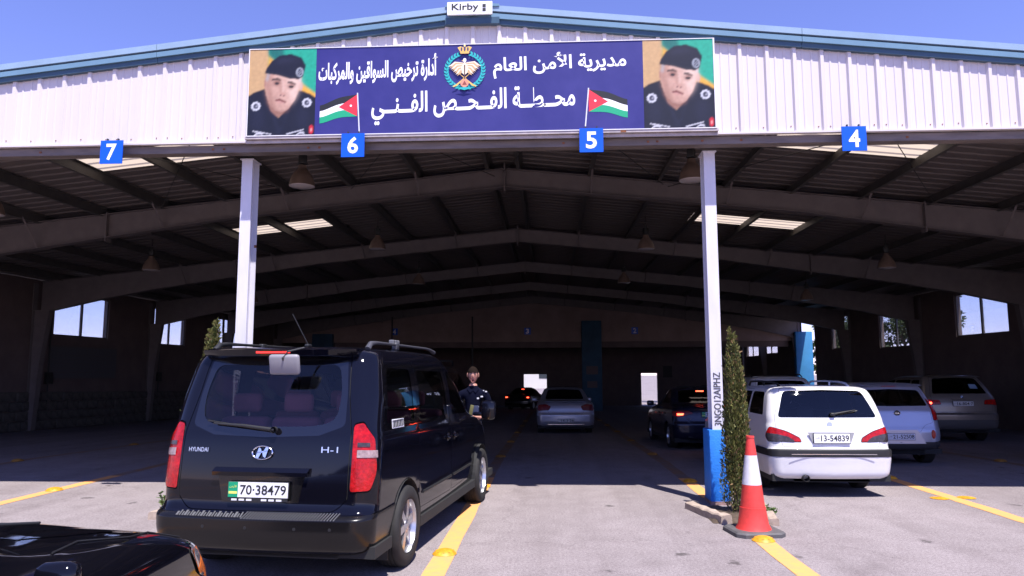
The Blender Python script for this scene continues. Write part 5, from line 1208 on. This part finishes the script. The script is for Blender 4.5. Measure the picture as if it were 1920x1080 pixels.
def minivan(name, label, loc, rz, body, roof_hatch=False, scale=1.0):
    gl = glass('suv_glass', (.12, .13, .14), 1.0)
    lv = [L(.30, .28, .78, .14, 4.5), L(.40, .38, .88, .02, 4.6), L(.62, .60, .91, .0, 4.62), L(.85, .80, .91, .04, 4.5), L(1.02, 1.0, .90, .07, 4.2), L(1.12, 1.1, .88, .10, 3.7), L(1.38, 1.38, .81, .2, 3.1), L(1.58, 1.58, .74, .30, 2.7), L(1.67, 1.67, .67, .38, 2.4), L(1.71, 1.71, .5, .5, 2.2), L(1.73, 1.73, .25, .8, 1.9), L(1.732, 1.732, 0, 1.1, 1.5)]
    regs = [Reg('_hole', 's', arch(.95, .39, .35)), Reg('_hole', 's', arch(3.6, .39, .35)),
            Reg('rear_window', 'r', [(0, 1.13, 0), (.66, 1.14, .05), (.56, 1.60, .07), (0, 1.61, 0)], gl, -.003, .05, 0, 'tailgate', kind='join', line=False),
            Reg('tail_lamp', 'm', [('r', .72, .75), ('r', .72, 1.25), ('s', .34, 1.26), ('s', .28, .75)], M_red, .006, .05, .01),
            Reg('tailgate', 'r', [(0, .55, 0), (.70, .55, .05), (.70, 1.1, 0), (.60, 1.65, .04), (0, 1.66, 0)], body, 0, .03, .005, kind='join'),
            Reg('side_window', 's', [(.50, 1.14), (3.2, 1.12), (2.75, 1.55), (.60, 1.58)], gl, -.003, .04, 0, line=False),
            Reg('windshield', 'f', [(0, 1.14, 0), (.68, 1.14), (.58, 1.62), (0, 1.64, 0)], gl, -.003, .05, 0, kind='join', line=False)]
    t, sh, o = car(name, label, 'car', loc, rz, lv, regs, body, (.95, 3.6), .35, .90, dict(n=5, w=.34), [(1.2, 1.05, 3)], (.87, .12, 4.3, .25), dict(br=.07, rr=.2), ww=.22)
    for sd in (1, -1):
        b = MB(); b.tube([(sd * .62, .6, 1.70), (sd * .62, .75, 1.765), (sd * .62, 2.2, 1.775), (sd * .60, 2.4, 1.70)], .016, 6); b.build('roof_rail', M_black, t, 60)
    t.scale = (scale, scale, scale); return t
minivan('minivan_car', 'black tall car in the shade ahead of the man in dark blue', (-2.55, 12.0, 0), R_(0), MATS['sedan_black'], scale=1.06)
minivan('minivan_car', 'pale car whose roof shows just above the white station wagon roof', (5.55, 17.6, 0), R_(1), paint('pale_car_paint', (.45, .44, .46), 0, .3), scale=.97)

# ------------------------------------------------------------------ black car in the foreground, bonnet and headlamp in view
def front_car():
    body = paint('near_car_black', (.0035, .0035, .006), 0, .05, coat=0); gl = glass('near_car_glass', (.15, .16, .18), 1.0)
    lv = [L(.22, .20, .76, .16, 4.42), L(.28, .26, .84, .03, 4.50), L(.42, .42, .865, .0, 4.54), L(.56, .55, .875, .0, 4.53), L(.68, .645, .872, .03, 4.50), L(.80, .735, .868, .055, 4.42), L(.88, .80, .858, .085, 4.25, cr=.005), L(.925, .85, .84, .11, 4.02, cr=.02), L(.955, .895, .81, .16, 3.72, cr=.045), L(.975, .94, .77, .42, 3.38, cr=.05),
          L(1.02, 1.0, .745, .72, 3.10, cr=.02), L(1.18, 1.18, .69, 1.00, 2.72), L(1.31, 1.31, .63, 1.28, 2.40), L(1.37, 1.37, .57, 1.42, 2.2), L(1.40, 1.40, .45, 1.55, 2.05), L(1.412, 1.412, .2, 1.65, 1.9), L(1.413, 1.413, 0, 1.72, 1.82)]
    regs = [Reg('_hole', 's', arch(.95, .345, .31)), Reg('_hole', 's', arch(3.62, .345, .31)),
            Reg('rear_window', 'r', [(0, 1.045, 0), (.60, 1.05, .05), (.50, 1.33, .06), (0, 1.35, 0)], gl, -.003, .05, 0, vr=(9.6, 16), kind='join', line=False),
            Reg('headlamp', 'm', [('f', .55, .60), ('f', .57, .73), ('s', 4.10, .79), ('s', 3.93, .775), ('s', 4.05, .64), ('s', 4.25, .58)], mat('headlamp_glass', (.22, .21, .22), .06, 0, .8, coat=1.0, noise=.5, nscale=40), .005, .05, .01, vr=(1, 7)),
            Reg('front_door_window', 's', [(1.95, 1.03), (2.98, 1.02), (2.42, 1.30), (1.95, 1.31)], gl, -.003, .04, 0, 'front_door', vr=(9.6, 16), line=False),
            Reg('rear_door_window', 's', [(1.12, 1.03), (1.86, 1.02), (1.86, 1.31), (1.42, 1.31)], gl, -.003, .04, 0, vr=(9.6, 16), line=False),
            Reg('front_door', 's', [(1.91, .32), (3.0, .32), (3.08, .90), (1.91, .93)], body, 0, .04, .005, vr=(0, 9)),
            Reg('bonnet', 'uv', [(.755, 6.35), (1.0, 6.0), (1.0, 9.55), (.765, 9.55)], body, .0025, kind='join'),
            Reg('windshield', 'f', [(0, 1.035, 0), (.64, 1.035), (.52, 1.35), (0, 1.37, 0)], gl, -.003, .05, 0, kind='join', vr=(9.9, 16), line=False)]
    t, sh, o = car('parked_car', 'black car in the left foreground showing only bonnet, mirror and amber headlamp', 'car', (-2.22, -.50, 0), R_(4.5), lv, regs, body, (.95, 3.62), .31, .85, dict(n=5, w=.34), [(1.45, .85, 3), (2.2, .85, 2)], (.83, .12, 4.25, .18), dict(br=.09, rr=.2, rf=.34, bf=.25, tf=.05), nu=64, nv=4)
    for i, sd in enumerate((1, -1)):
        b = MB(); uv = sh.inv_many('s', [3.99, 4.08, 4.12, 4.22, 4.20, 4.06], [.765, .765, .70, .64, .60, .66], (1, 7)); ps = [sh.ev(u, v)[0] + sh.nrm(np.array([u]), np.array([v]))[0] * .0085 for u, v in uv]; ps = [(p[0] * sd, p[1], p[2]) for p in ps]
        b.flat(ps if sd > 0 else ps[::-1]); b.build('amber_indicator', M_amber, o['headlamp'][i])
        q = [sh.at('s', y, z, .004, vr=(3, 10), side=sd)[0] for y, z in ((3.05, .96), (3.3, .945), (3.6, .90), (3.9, .86), (4.1, .80))]
        b = MB(); b.tube(q, .004, 5); b.build('wing_seam', M_black, t)
    b = MB()
    for x0 in (-.5, .1): b.tube([(x0, 3.24, .99), (x0 + .28, 3.17, 1.03), (x0 + .50, 3.13, 1.045)], [.010, .007, .005], 6)
    b.build('wipers', M_black, t, 60)
    t.scale = (1, 1, 1.085)
    for sd in (1, -1):
        b = MB(); b.rbox((sd * .92, 2.70, .965), (.13, .08, .10), 0, .03); b.rbox((sd * .84, 2.71, .94), (.1, .04, .03), 0, .01); b.build('side_mirror', body, t, 60); steering(t, -.36, 2.75, .86)
front_car()

# ------------------------------------------------------------------ traffic cone
def cone():
    t = thing('traffic_cone', 'red and white traffic cone on a grey rubber base beside the cypress', 'traffic cone', (2.12, 7.98, 0), R_(8)); t.scale = (.94, .94, 1)
    M_or = mat('cone_red', (.74, .055, .045), .5, noise=.25, nscale=11); M_w = mat('cone_white', (.66, .65, .71), .4, noise=.14, nscale=14)
    b = MB(); b.lathe([(.195, .045), (.165, .10), (.142, .24), (.141, .27)], 36, m=0); b.lathe([(.132, .27), (.105, .50)], 36, m=0); b.lathe([(.106, .50), (.066, .80)], 36, m=1); b.lathe([(.065, .80), (.042, .965), (.040, .975)], 36, m=0); b.lathe([(.044, .975), (.046, .985), (.044, 1.0), (.032, 1.0), (.03, .9)], 36, m=0)
    b.lathe([(.141, .27), (.132, .27)], 36, m=0)
    b.build('cone_body', [M_or, M_w], t, 50)
    b = MB(); s = .275; c = .075; pts = [(-s + c, -s), (s - c, -s), (s, -s + c), (s, s - c), (s - c, s), (-s + c, s), (-s, s - c), (-s, -s + c)]
    vs = [(x, y, 0) for x, y in pts] + [(x, y, .035) for x, y in pts] + [(x * .93, y * .93, .05) for x, y in pts]
    b.add(vs, [(i, (i + 1) % 8, 8 + (i + 1) % 8, 8 + i) for i in range(8)] + [(8 + i, 8 + (i + 1) % 8, 16 + (i + 1) % 8, 16 + i) for i in range(8)] + [tuple(range(16, 24))])
    b.build('rubber_base', mat('cone_base_rubber', (.10, .095, .10), .7, noise=.3, nscale=12), t)
cone()

# ------------------------------------------------------------------ plants and planters
def leafcloud(pts, dirs, size, name, mats, parent, asp=.45, seed=1):
    rs = np.random.RandomState(seed); n = len(pts); P0 = np.array(pts); D = np.array(dirs, float) + rs.normal(0, .45, (n, 3)); D /= np.linalg.norm(D, axis=1, keepdims=True)
    S = np.cross(D, rs.normal(0, 1, (n, 3))); S /= np.linalg.norm(S, axis=1, keepdims=True); sz = size * rs.uniform(.6, 1.3, n)[:, None]
    v = np.concatenate([P0 - S * sz * asp * .5, P0 + S * sz * asp * .5, P0 + D * sz + S * sz * asp * .25, P0 + D * sz - S * sz * asp * .25], 1).reshape(-1, 3)
    me = bpy.data.meshes.new(name); me.from_pydata(v.tolist(), [], [(4 * i, 4 * i + 1, 4 * i + 2, 4 * i + 3) for i in range(n)])
    for m in mats: me.materials.append(m)
    me.polygons.foreach_set('material_index', rs.randint(0, len(mats), n).tolist()); return link(name, me, parent)
def fol(name, c, tr=.25):
    return mat(name, c, .6, 0, .3, noise=.35, nscale=5, translucent=tr)
F1, F2, F3 = fol('cypress_leaf', (.12, .13, .035)), fol('cypress_leaf_light', (.21, .20, .06)), fol('cypress_leaf_dark', (.055, .075, .022))
def cypress(x, y, h, label, seed, lean=0.0):
    rs = np.random.RandomState(seed); t = thing('cypress_tree', label, 'tree', (x, y, 0)); b = MB(); b.tube([(0, 0, 0), (.01, 0, h * .5), (.0, 0, h * .9)], [.035, .022, .006], 8)
    for k in range(26):
        a = rs.uniform(0, 6.28); z = rs.uniform(.05, .8) * h; r = .12; b.tube([(0, 0, z), (r * math.cos(a), r * math.sin(a), z + .22)], [.009, .003], 5)
    b.build('trunk', mat('bark', (.10, .07, .05), .9, noise=.4, nscale=12), t, 60)
    pts, ds = [], []; sp = []
    for k in range(40):        # vertical spires that make up the column
        a = rs.uniform(0, 6.28); rr = .135 * math.sqrt(rs.uniform(.05, 1)); z0 = rs.uniform(.02, .55)**1.35 * h; z1 = min(h * (1.02 - .9 * rr), z0 + rs.uniform(.35, .65) * h); sp.append((rr * math.cos(a), rr * math.sin(a), z0, z1))
    for k in range(4): a = rs.uniform(0, 6.28); sp.append((.035 * math.cos(a), .035 * math.sin(a), .4 * h, h * rs.uniform(.93, 1.02)))
    for (sx, sy, z0, z1) in sp:
        n = int(520 * (z1 - z0) / h * 1.6)
        for _ in range(n):
            t_ = rs.uniform(0, 1); z = z0 + (z1 - z0) * t_; r = .075 * (1 - t_)**.6 * (1 if t_ > .12 else .6) + .008; env = 1.0 - .35 * max(0, z / h - .45)
            a = rs.uniform(0, 6.28); q = rs.uniform(.55, 1) * r; pts.append((sx * env + q * math.cos(a), sy * env + q * math.sin(a), z)); ds.append((math.cos(a) * .5, math.sin(a) * .5, 1.1))
    leafcloud(pts, ds, .034, 'crown', [F1, F2, F1, F3, F2, F1, F1, F2, F1, F3, F2, F1, mat('cypress_dry', (.20, .12, .05), .8)], t, .42, seed); return t
cypress(2.20, 8.98, 2.20, 'narrow dark green cypress against the blue pedestal of the right front post', 3)
cypress(-4.16, 8.95, 2.32, 'narrow cypress half hidden behind the black van by the left post', 8)
M_kerb = mat('broken_kerb', (.42, .33, .27), .9, noise=.4, nscale=9, bump=.7, bscale=18)
def kerb(x0, y0, x1, y1, w, h, lab, seed):
    rs = np.random.RandomState(seed); n = 9; b = MB(); d = Vector((x1 - x0, y1 - y0, 0)); s = Vector((-d.y, d.x, 0)).normalized(); vs = []
    for k in range(n):
        c = d * (k / (n - 1) - .5); hh = h * rs.uniform(.78, 1.05); ww = w * rs.uniform(.85, 1.05)
        for q, z in ((-1, 0), (1, 0), (.92, hh * .85), (.7, hh), (-.7, hh * rs.uniform(.9, 1)), (-.95, hh * .8)): p = c + s * (q * ww / 2); vs.append((p.x, p.y, z))
    b.add(vs, [(6 * k + j, 6 * k + 6 + j, 6 * k + 6 + (j + 1) % 6, 6 * k + (j + 1) % 6) for k in range(n - 1) for j in range(6)] + [tuple(range(6))[::-1], tuple(6 * n - 6 + j for j in range(6))])
    o = b.build('kerb_block', M_kerb, None, 0, ((x0 + x1) / 2, (y0 + y1) / 2, 0)); tag(o, lab, 'kerb block')
kerb(1.72, 9.35, 1.95, 8.42, .13, .10, 'long broken concrete kerb left of the cypress by the blue pedestal', 1)
kerb(2.58, 9.3, 2.44, 8.35, .12, .10, 'broken concrete kerb right of the cypress, half behind the cone', 2)
kerb(-4.62, 9.2, -4.55, 8.42, .13, .10, 'broken concrete kerb with a weed, left of the black van', 3)
b = MB(); vs = []
for (nm, cx_) in (('planter_soil', 2.17), ('planter_soil', -4.2)):
    b = MB(); rs = np.random.RandomState(5); vs = []; N = 12
    for i in range(N + 1):
        for j in range(N + 1): e = min(i, j, N - i, N - j) > 0; vs.append((cx_ + (.36 if cx_ > 0 else -.36) * 0 - .36 + .72 * i / N, 8.45 + .95 * j / N, (.03 + rs.uniform(0, .02)) if e else .004))
    b.add(vs, [(i * (N + 1) + j, (i + 1) * (N + 1) + j, (i + 1) * (N + 1) + j + 1, i * (N + 1) + j + 1) for i in range(N) for j in range(N)]); tag(b.build(nm, mat('soil', (.10, .07, .05), .95, noise=.5, nscale=25)), kind='structure')
def weed(x, y, h, r, n, label, seed, lean=(0, 0)):
    rs = np.random.RandomState(seed); t = thing('weed_plant', label, 'plant', (x, y, .02)); b = MB(); pts, ds = [], []
    for k in range(9):
        a = rs.uniform(0, 6.28); q = Vector((math.cos(a) * r * rs.uniform(.3, 1) + lean[0], math.sin(a) * r * rs.uniform(.3, 1) + lean[1], h * rs.uniform(.5, 1))); b.tube([(0, 0, 0), q * .5 + V(0, 0, h * .1), q], [.005, .004, .002], 5)
        for _ in range(n):
            t_ = rs.uniform(.15, 1); p = q * t_; a2 = rs.uniform(0, 6.28); pts.append(tuple(p)); ds.append((math.cos(a2), math.sin(a2), .5))
    b.build('stem', fol('weed_stem', (.10, .14, .04)), t); leafcloud(pts, ds, .05, 'leaves', [fol('weed_leaf', (.10, .17, .05)), fol('weed_leaf_light', (.17, .24, .08))], t, .5, seed)
weed(-4.50, 8.60, .30, .14, 26, 'small leafy weed growing by the kerb left of the black van', 4)
weed(2.28, 8.62, .16, .16, 22, 'low green weed at the foot of the right cypress', 5)
weed(2.50, 8.75, .12, .10, 16, 'low weed beside the kerb just behind the cone', 6)
weed(-4.35, 8.95, 1.45, .20, 80, 'tall shrub beside the left cypress, seen through the van glass', 12)

# ------------------------------------------------------------------ beyond the hall
L1, L2, L3 = fol('tree_leaf', (.07, .10, .035)), fol('tree_leaf_light', (.12, .15, .06)), fol('tree_leaf_dark', (.04, .06, .025))
def tree(x, y, h, r, label, seed, n=5000):
    rs = np.random.RandomState(seed); t = thing('broadleaf_tree', label, 'tree', (x, y, 0)); b = MB(); b.tube([(0, 0, 0), (.1, 0, h * .3), (0, .1, h * .6), (.1, 0, h * .9)], [.2, .15, .09, .02], 8); cl = []
    for k in range(16):
        a = rs.uniform(0, 6.28); rr = r * rs.uniform(.25, .9); z = h * rs.uniform(.42, .92); b.tube([(0, 0, h * .3), (rr * .5 * math.cos(a), rr * .5 * math.sin(a), z * .8), (rr * math.cos(a), rr * math.sin(a), z)], [.06, .035, .01], 5); cl.append((rr * math.cos(a), rr * math.sin(a), z))
    b.build('trunk', mat('bark', (.10, .07, .05)), t, 60); pts, ds = [], []
    for k in range(n):
        c = cl[rs.randint(len(cl))]; d = rs.normal(0, 1, 3); d /= np.linalg.norm(d); q = rs.uniform(.3, 1)**.5 * r * .34; pts.append((c[0] + d[0] * q, c[1] + d[1] * q, c[2] + d[2] * q * .8)); ds.append(tuple(d))
    leafcloud(pts, ds, .22, 'crown', [L1, L2, L3, L1], t, .6, seed)
tree(22.5, 46.5, 7.0, 2.6, 'leafy tree outside seen through the second right wall window', 21)
tree(20.5, 53.5, 4.2, 2.0, 'tree outside in the gap beside the far right blue column', 22)
tree(27, 66, 7.0, 3.0, 'tree outside beyond the last right wall windows', 23)
tree(10.2, 66.0, 3.8, 1.5, 'small tree behind the far right low opening', 24, 1500)
fb = thing('far_building', 'pale building in full sun beyond the far left low opening', 'building', (-3, 74, 0)); b = MB(); b.box(-9, 9, 0, 6, 0, 6); b.build('wall', mat('pale_wall', (.62, .60, .58), .8, noise=.06, nscale=1), fb)
for k in range(5):
    b = MB(); b.box(-7 + k * 3, -6 + k * 3, -.03, 0, 1.0, 2.3); b.build('window', mat('dark_window', (.05, .06, .07), .2), fb)

# ------------------------------------------------------------------ people
def person(label, loc, rz, h, shirt, trousers, skinc, hairc, pose='stand', yawn=False, badges=False, arms=None):
    t = thing('person', label, 'person', (loc[0], loc[1], GZ(loc[1])), rz); k = h / 1.80
    sk = [ # joints: name, xyz, radius x,y
        ('pelvis', (0, 0, .96), (.145, .105)), ('waist', (0, .005, 1.10), (.135, .10)), ('chest', (0, .01, 1.30), (.165, .115)), ('shoulders', (0, .01, 1.43), (.13, .085)), ('neck', (0, .0, 1.52), (.068, .068)), ('neck2', (0, -.008, 1.60), (.060, .064)),
        ('lsh', (.185, .01, 1.425), (.068, .068)), ('lel', (.25, .03, 1.14), (.048, .048)), ('lwr', (.24, -.04, .90), (.032, .03)), ('lpa', (.235, -.06, .83), (.038, .024)),
        ('rsh', (-.185, .01, 1.425), (.068, .068)), ('rel', (-.25, .03, 1.14), (.048, .048)), ('rwr', (-.24, -.04, .90), (.032, .03)), ('rpa', (-.235, -.06, .83), (.038, .024)),
        ('lhip', (.095, 0, .90), (.098, .10)), ('lkn', (.105, -.01, .50), (.066, .068)), ('lan', (.11, .02, .10), (.045, .05)), ('lto', (.12, -.14, .045), (.045, .035)),
        ('rhip', (-.095, 0, .90), (.098, .10)), ('rkn', (-.105, -.01, .50), (.066, .068)), ('ran', (-.11, .02, .10), (.045, .05)), ('rto', (-.12, -.14, .045), (.045, .035))]
    pos = {n: list(p) for n, p, r in sk}
    if arms: pos.update({n: list(p) for n, p in arms.items()})
    idx = {n: i for i, (n, p, r) in enumerate(sk)}
    ed = [('pelvis', 'waist'), ('waist', 'chest'), ('chest', 'shoulders'), ('shoulders', 'neck'), ('neck', 'neck2'), ('shoulders', 'lsh'), ('lsh', 'lel'), ('lel', 'lwr'), ('lwr', 'lpa'), ('shoulders', 'rsh'), ('rsh', 'rel'), ('rel', 'rwr'), ('rwr', 'rpa'),
          ('pelvis', 'lhip'), ('lhip', 'lkn'), ('lkn', 'lan'), ('lan', 'lto'), ('pelvis', 'rhip'), ('rhip', 'rkn'), ('rkn', 'ran'), ('ran', 'rto')]
    vs = [Vector(pos[n]) * k for n, _, _ in sk]; me = bpy.data.meshes.new('sk')
    rad = [r for _, _, r in sk]; edges = [(idx[a], idx[c]) for a, c in ed]
    for side in ('l', 'r'):      # fingers: short chains rooted in the palm
        p = Vector(pos[side + 'pa']) * k; w = Vector(pos[side + 'wr']) * k; d = (p - w).normalized(); sx = 1 if side == 'l' else -1; ac = Vector((0, -1, 0)) if abs(d.y) < .8 else Vector((sx, 0, 0)); ac = (ac - d * ac.dot(d)).normalized(); cu = d.cross(ac).normalized() * (-sx)
        for f, (o_, ln) in enumerate(((.026, .070), (.009, .080), (-.009, .074), (-.026, .058))):
            a = p + d * .03 + ac * o_; m = a + d * ln * .5 + cu * .006; e = a + d * ln + cu * .022; i0 = len(vs); vs += [a, m, e]; rad += [(.0095, .0095), (.0088, .0088), (.007, .007)]; edges += [(idx[side + 'pa'], i0), (i0, i0 + 1), (i0 + 1, i0 + 2)]
        a = p + ac * .034 - d * .012; e = a + ac * .022 + d * .04; i0 = len(vs); vs += [a, e]; rad += [(.011, .011), (.009, .009)]; edges += [(idx[side + 'pa'], i0), (i0, i0 + 1)]
    me.from_pydata(vs, edges, []); o = bpy.data.objects.new('sk', me); COL.objects.link(o); md = o.modifiers.new('s', 'SKIN'); md.use_smooth_shade = True; md.branch_smoothing = .5
    for i, r in enumerate(rad): me.skin_vertices[0].data[i].radius = (r[0] * k, r[1] * k); me.skin_vertices[0].data[i].use_root = (i == 0)
    sb = o.modifiers.new('u', 'SUBSURF'); sb.levels = 2; sb.render_levels = 2; bpy.context.view_layer.update()
    bm = bmesh.new(); bm.from_mesh(o.evaluated_get(bpy.context.evaluated_depsgraph_get()).to_mesh()); bpy.data.objects.remove(o)
    # head grown as a deformed ellipsoid and joined into the same mesh
    hc = Vector((0, -.015, 1.695)) * k; st = len(bm.verts); r = bmesh.ops.create_uvsphere(bm, u_segments=28, v_segments=22, radius=1.0)
    for v in r['verts']:
        x, y, z = v.co; sx_, sy_, sz_ = .075, .095, .118
        if z < 0: sx_ *= 1 - .30 * (-z)**1.6; sy_ *= 1 - .10 * (-z)
        q = Vector((x * sx_, y * sy_, z * sz_))
        if y < -.5:      # face plane
            q.y *= .94
            if abs(x) < .22 and -.35 < z < .15: q.y -= .022 * (1 - abs(x) / .22) * (1 - max(0, z) / .15) * (1 if z > -.22 else max(0, (z + .35) / .13))
            if .18 < abs(x) < .52 and .0 < z < .22: q.y += .008
            if abs(x) < .35 and -.68 < z < -.42 and yawn: q.y += .022
            if abs(x) < .4 and z < -.78: q.y -= .010
        v.co = q * k + hc
    mats_ = [mat('uniform_shirt_cloth', shirt, .95, 0, .08, noise=.3, nscale=9, bump=.6, bscale=14), mat('uniform_trouser_cloth', trousers, .95, 0, .08, noise=.3, nscale=9, bump=.6, bscale=14), mat('skin_%02d' % int(skinc[0] * 99), skinc, .5), mat('shoe', (.01, .01, .01), .4)]
    me = bpy.data.meshes.new('body'); bmesh.ops.recalc_face_normals(bm, faces=bm.faces)
    for f in bm.faces:
        c = f.calc_center_median() / k; f.smooth = True
        armd = min((c - Vector(pos[s_ + 'pa'])).length for s_ in 'lr'); wr = min((c - Vector(pos[s_ + 'wr'])).length for s_ in 'lr')
        f.material_index = 2 if (c.z > 1.535 and abs(c.x) < .12) or armd < .115 and wr > .025 else 3 if c.z < .085 else 1 if c.z < 1.0 and abs(c.x) < .19 else 0
    bm.to_mesh(me); bm.free()
    for m in mats_: me.materials.append(m)
    bo = link('body', me, t)
    b = MB(); rs = random.Random(3)
    vs = []; N, M_ = 22, 9
    for i in range(M_ + 1):
        th = R_(4 + i * 12)
        for j in range(N):
            a = 2 * math.pi * j / N; fr = max(0, -math.sin(a)); lim = R_(72) if fr > .45 else R_(112); t2 = min(th, lim); x, y, z = math.sin(t2) * math.cos(a), math.sin(t2) * math.sin(a), math.cos(t2)
            q = Vector((x * .081, y * .101, z * .126)) * (1 + rs.uniform(-.012, .012)); vs.append(q * k + hc)
    b.add(vs, [(i * N + j, i * N + (j + 1) % N, (i + 1) * N + (j + 1) % N, (i + 1) * N + j) for i in range(M_) for j in range(N)] + [tuple(range(N))]); b.build('hair', mat('hair_dark', hairc, 1.0, 0, .05), t, 80)
    b = MB()
    for sx_ in (1, -1):
        ec = hc + Vector((sx_ * .031, -.079, .014)) * k; b.lathe([(.0, .013), (.009, .009), (.0125, 0), (.009, -.007)], 10, tuple(ec), 'y', 1); b.lathe([(.0, 0), (.0065, 0.0)], 10, (ec.x, ec.y - .0135, ec.z), 'y', 0)
        b.rbox(hc + Vector((sx_ * .031, -.088, .035)) * k, (.036, .010, .008), 2, .003)
    b.build('eyes', [M_black, mat('eye_white', (.6, .56, .52), .3), MATS['hair_dark']], t, 60)
    b = MB(); mz = -.064
    if yawn: b.lathe([(.0, -.004), (.024, -.002), (.0265, .004)], 18, (0, 0, 0), 'y', 0); b.v = [(x, y - .006, z * 1.5) for x, y, z in b.v]; b.tube([V(.026 * math.cos(a), -.006, .040 * math.sin(a)) for a in [2 * math.pi * i / 18 for i in range(18)]], .0055, 6, 1, closed=True)
    else: b.rbox((0, 0, 0), (.045, .008, .012), 1, .004)
    q = b.build('mouth', [mat('mouth_dark', (.06, .01, .012), .6), mat('lips', (.35, .13, .11), .5)], t, 60, hc + Vector((0, -.088, mz)) * k)
    b = MB()
    for sx_ in (1, -1): b.rbox(hc + Vector((sx_ * .077, .002, .0)) * k, (.018, .035, .062), 0, .008, Matrix.Rotation(sx_ * .35, 3, 'Z'))
    b.build('ears', mats_[2], t, 60)
    b = MB()
    for sx_ in (1, -1): b.prism([Vector((0, -.080, 1.475)) * k, Vector((sx_ * .065, -.052, 1.535)) * k, Vector((sx_ * .085, -.070, 1.49)) * k, Vector((sx_ * .04, -.098, 1.44)) * k], (0, .03, 0))
    b.build('collar', mats_[0], t)
    if badges:
        b = MB()
        for (x, y, z, w_, h_) in ((.075, -.118, 1.36, .03, .022), (.13, -.105, 1.385, .035, .02), (.19, -.06, 1.455, .03, .018), (.155, -.075, 1.47, .02, .012), (.265, -.04, 1.235, .05, .02), (.08, -.112, 1.24, .018, .02)): b.rbox((x * k, y * k, z * k), (w_, .012, h_), 0, .003)
        b.build('badges', mat('badge_silver', (.55, .55, .58), .35), t)
        b = MB(); b.rbox((-.02 * k, -.128 * k, 1.19 * k), (.05, .016, .15), 0, .006, Matrix.Rotation(.2, 3, 'Y')); b.rbox((.035 * k, -.122 * k, 1.18 * k), (.10, .014, .15), 1, .006); b.build('radio_pouch', [mat('pouch_olive', (.10, .095, .03), .7), mat('pouch_blue', (.012, .02, .06), .7)], t, 60)
    return t
person('yawning man in dark blue uniform standing beside the front of the black van', (-1.07, 10.35, 0), R_(4), 1.735, (.004, .005, .016), (.003, .0035, .009), (.40, .19, .14), (.015, .010, .008), yawn=True, badges=True,
       arms=dict(lel=(.27, .04, 1.16), lwr=(.12, -.14, 1.08), lpa=(.05, -.165, 1.10), rel=(-.27, .03, 1.15), rwr=(-.16, -.15, 1.06), rpa=(-.09, -.175, 1.08)))
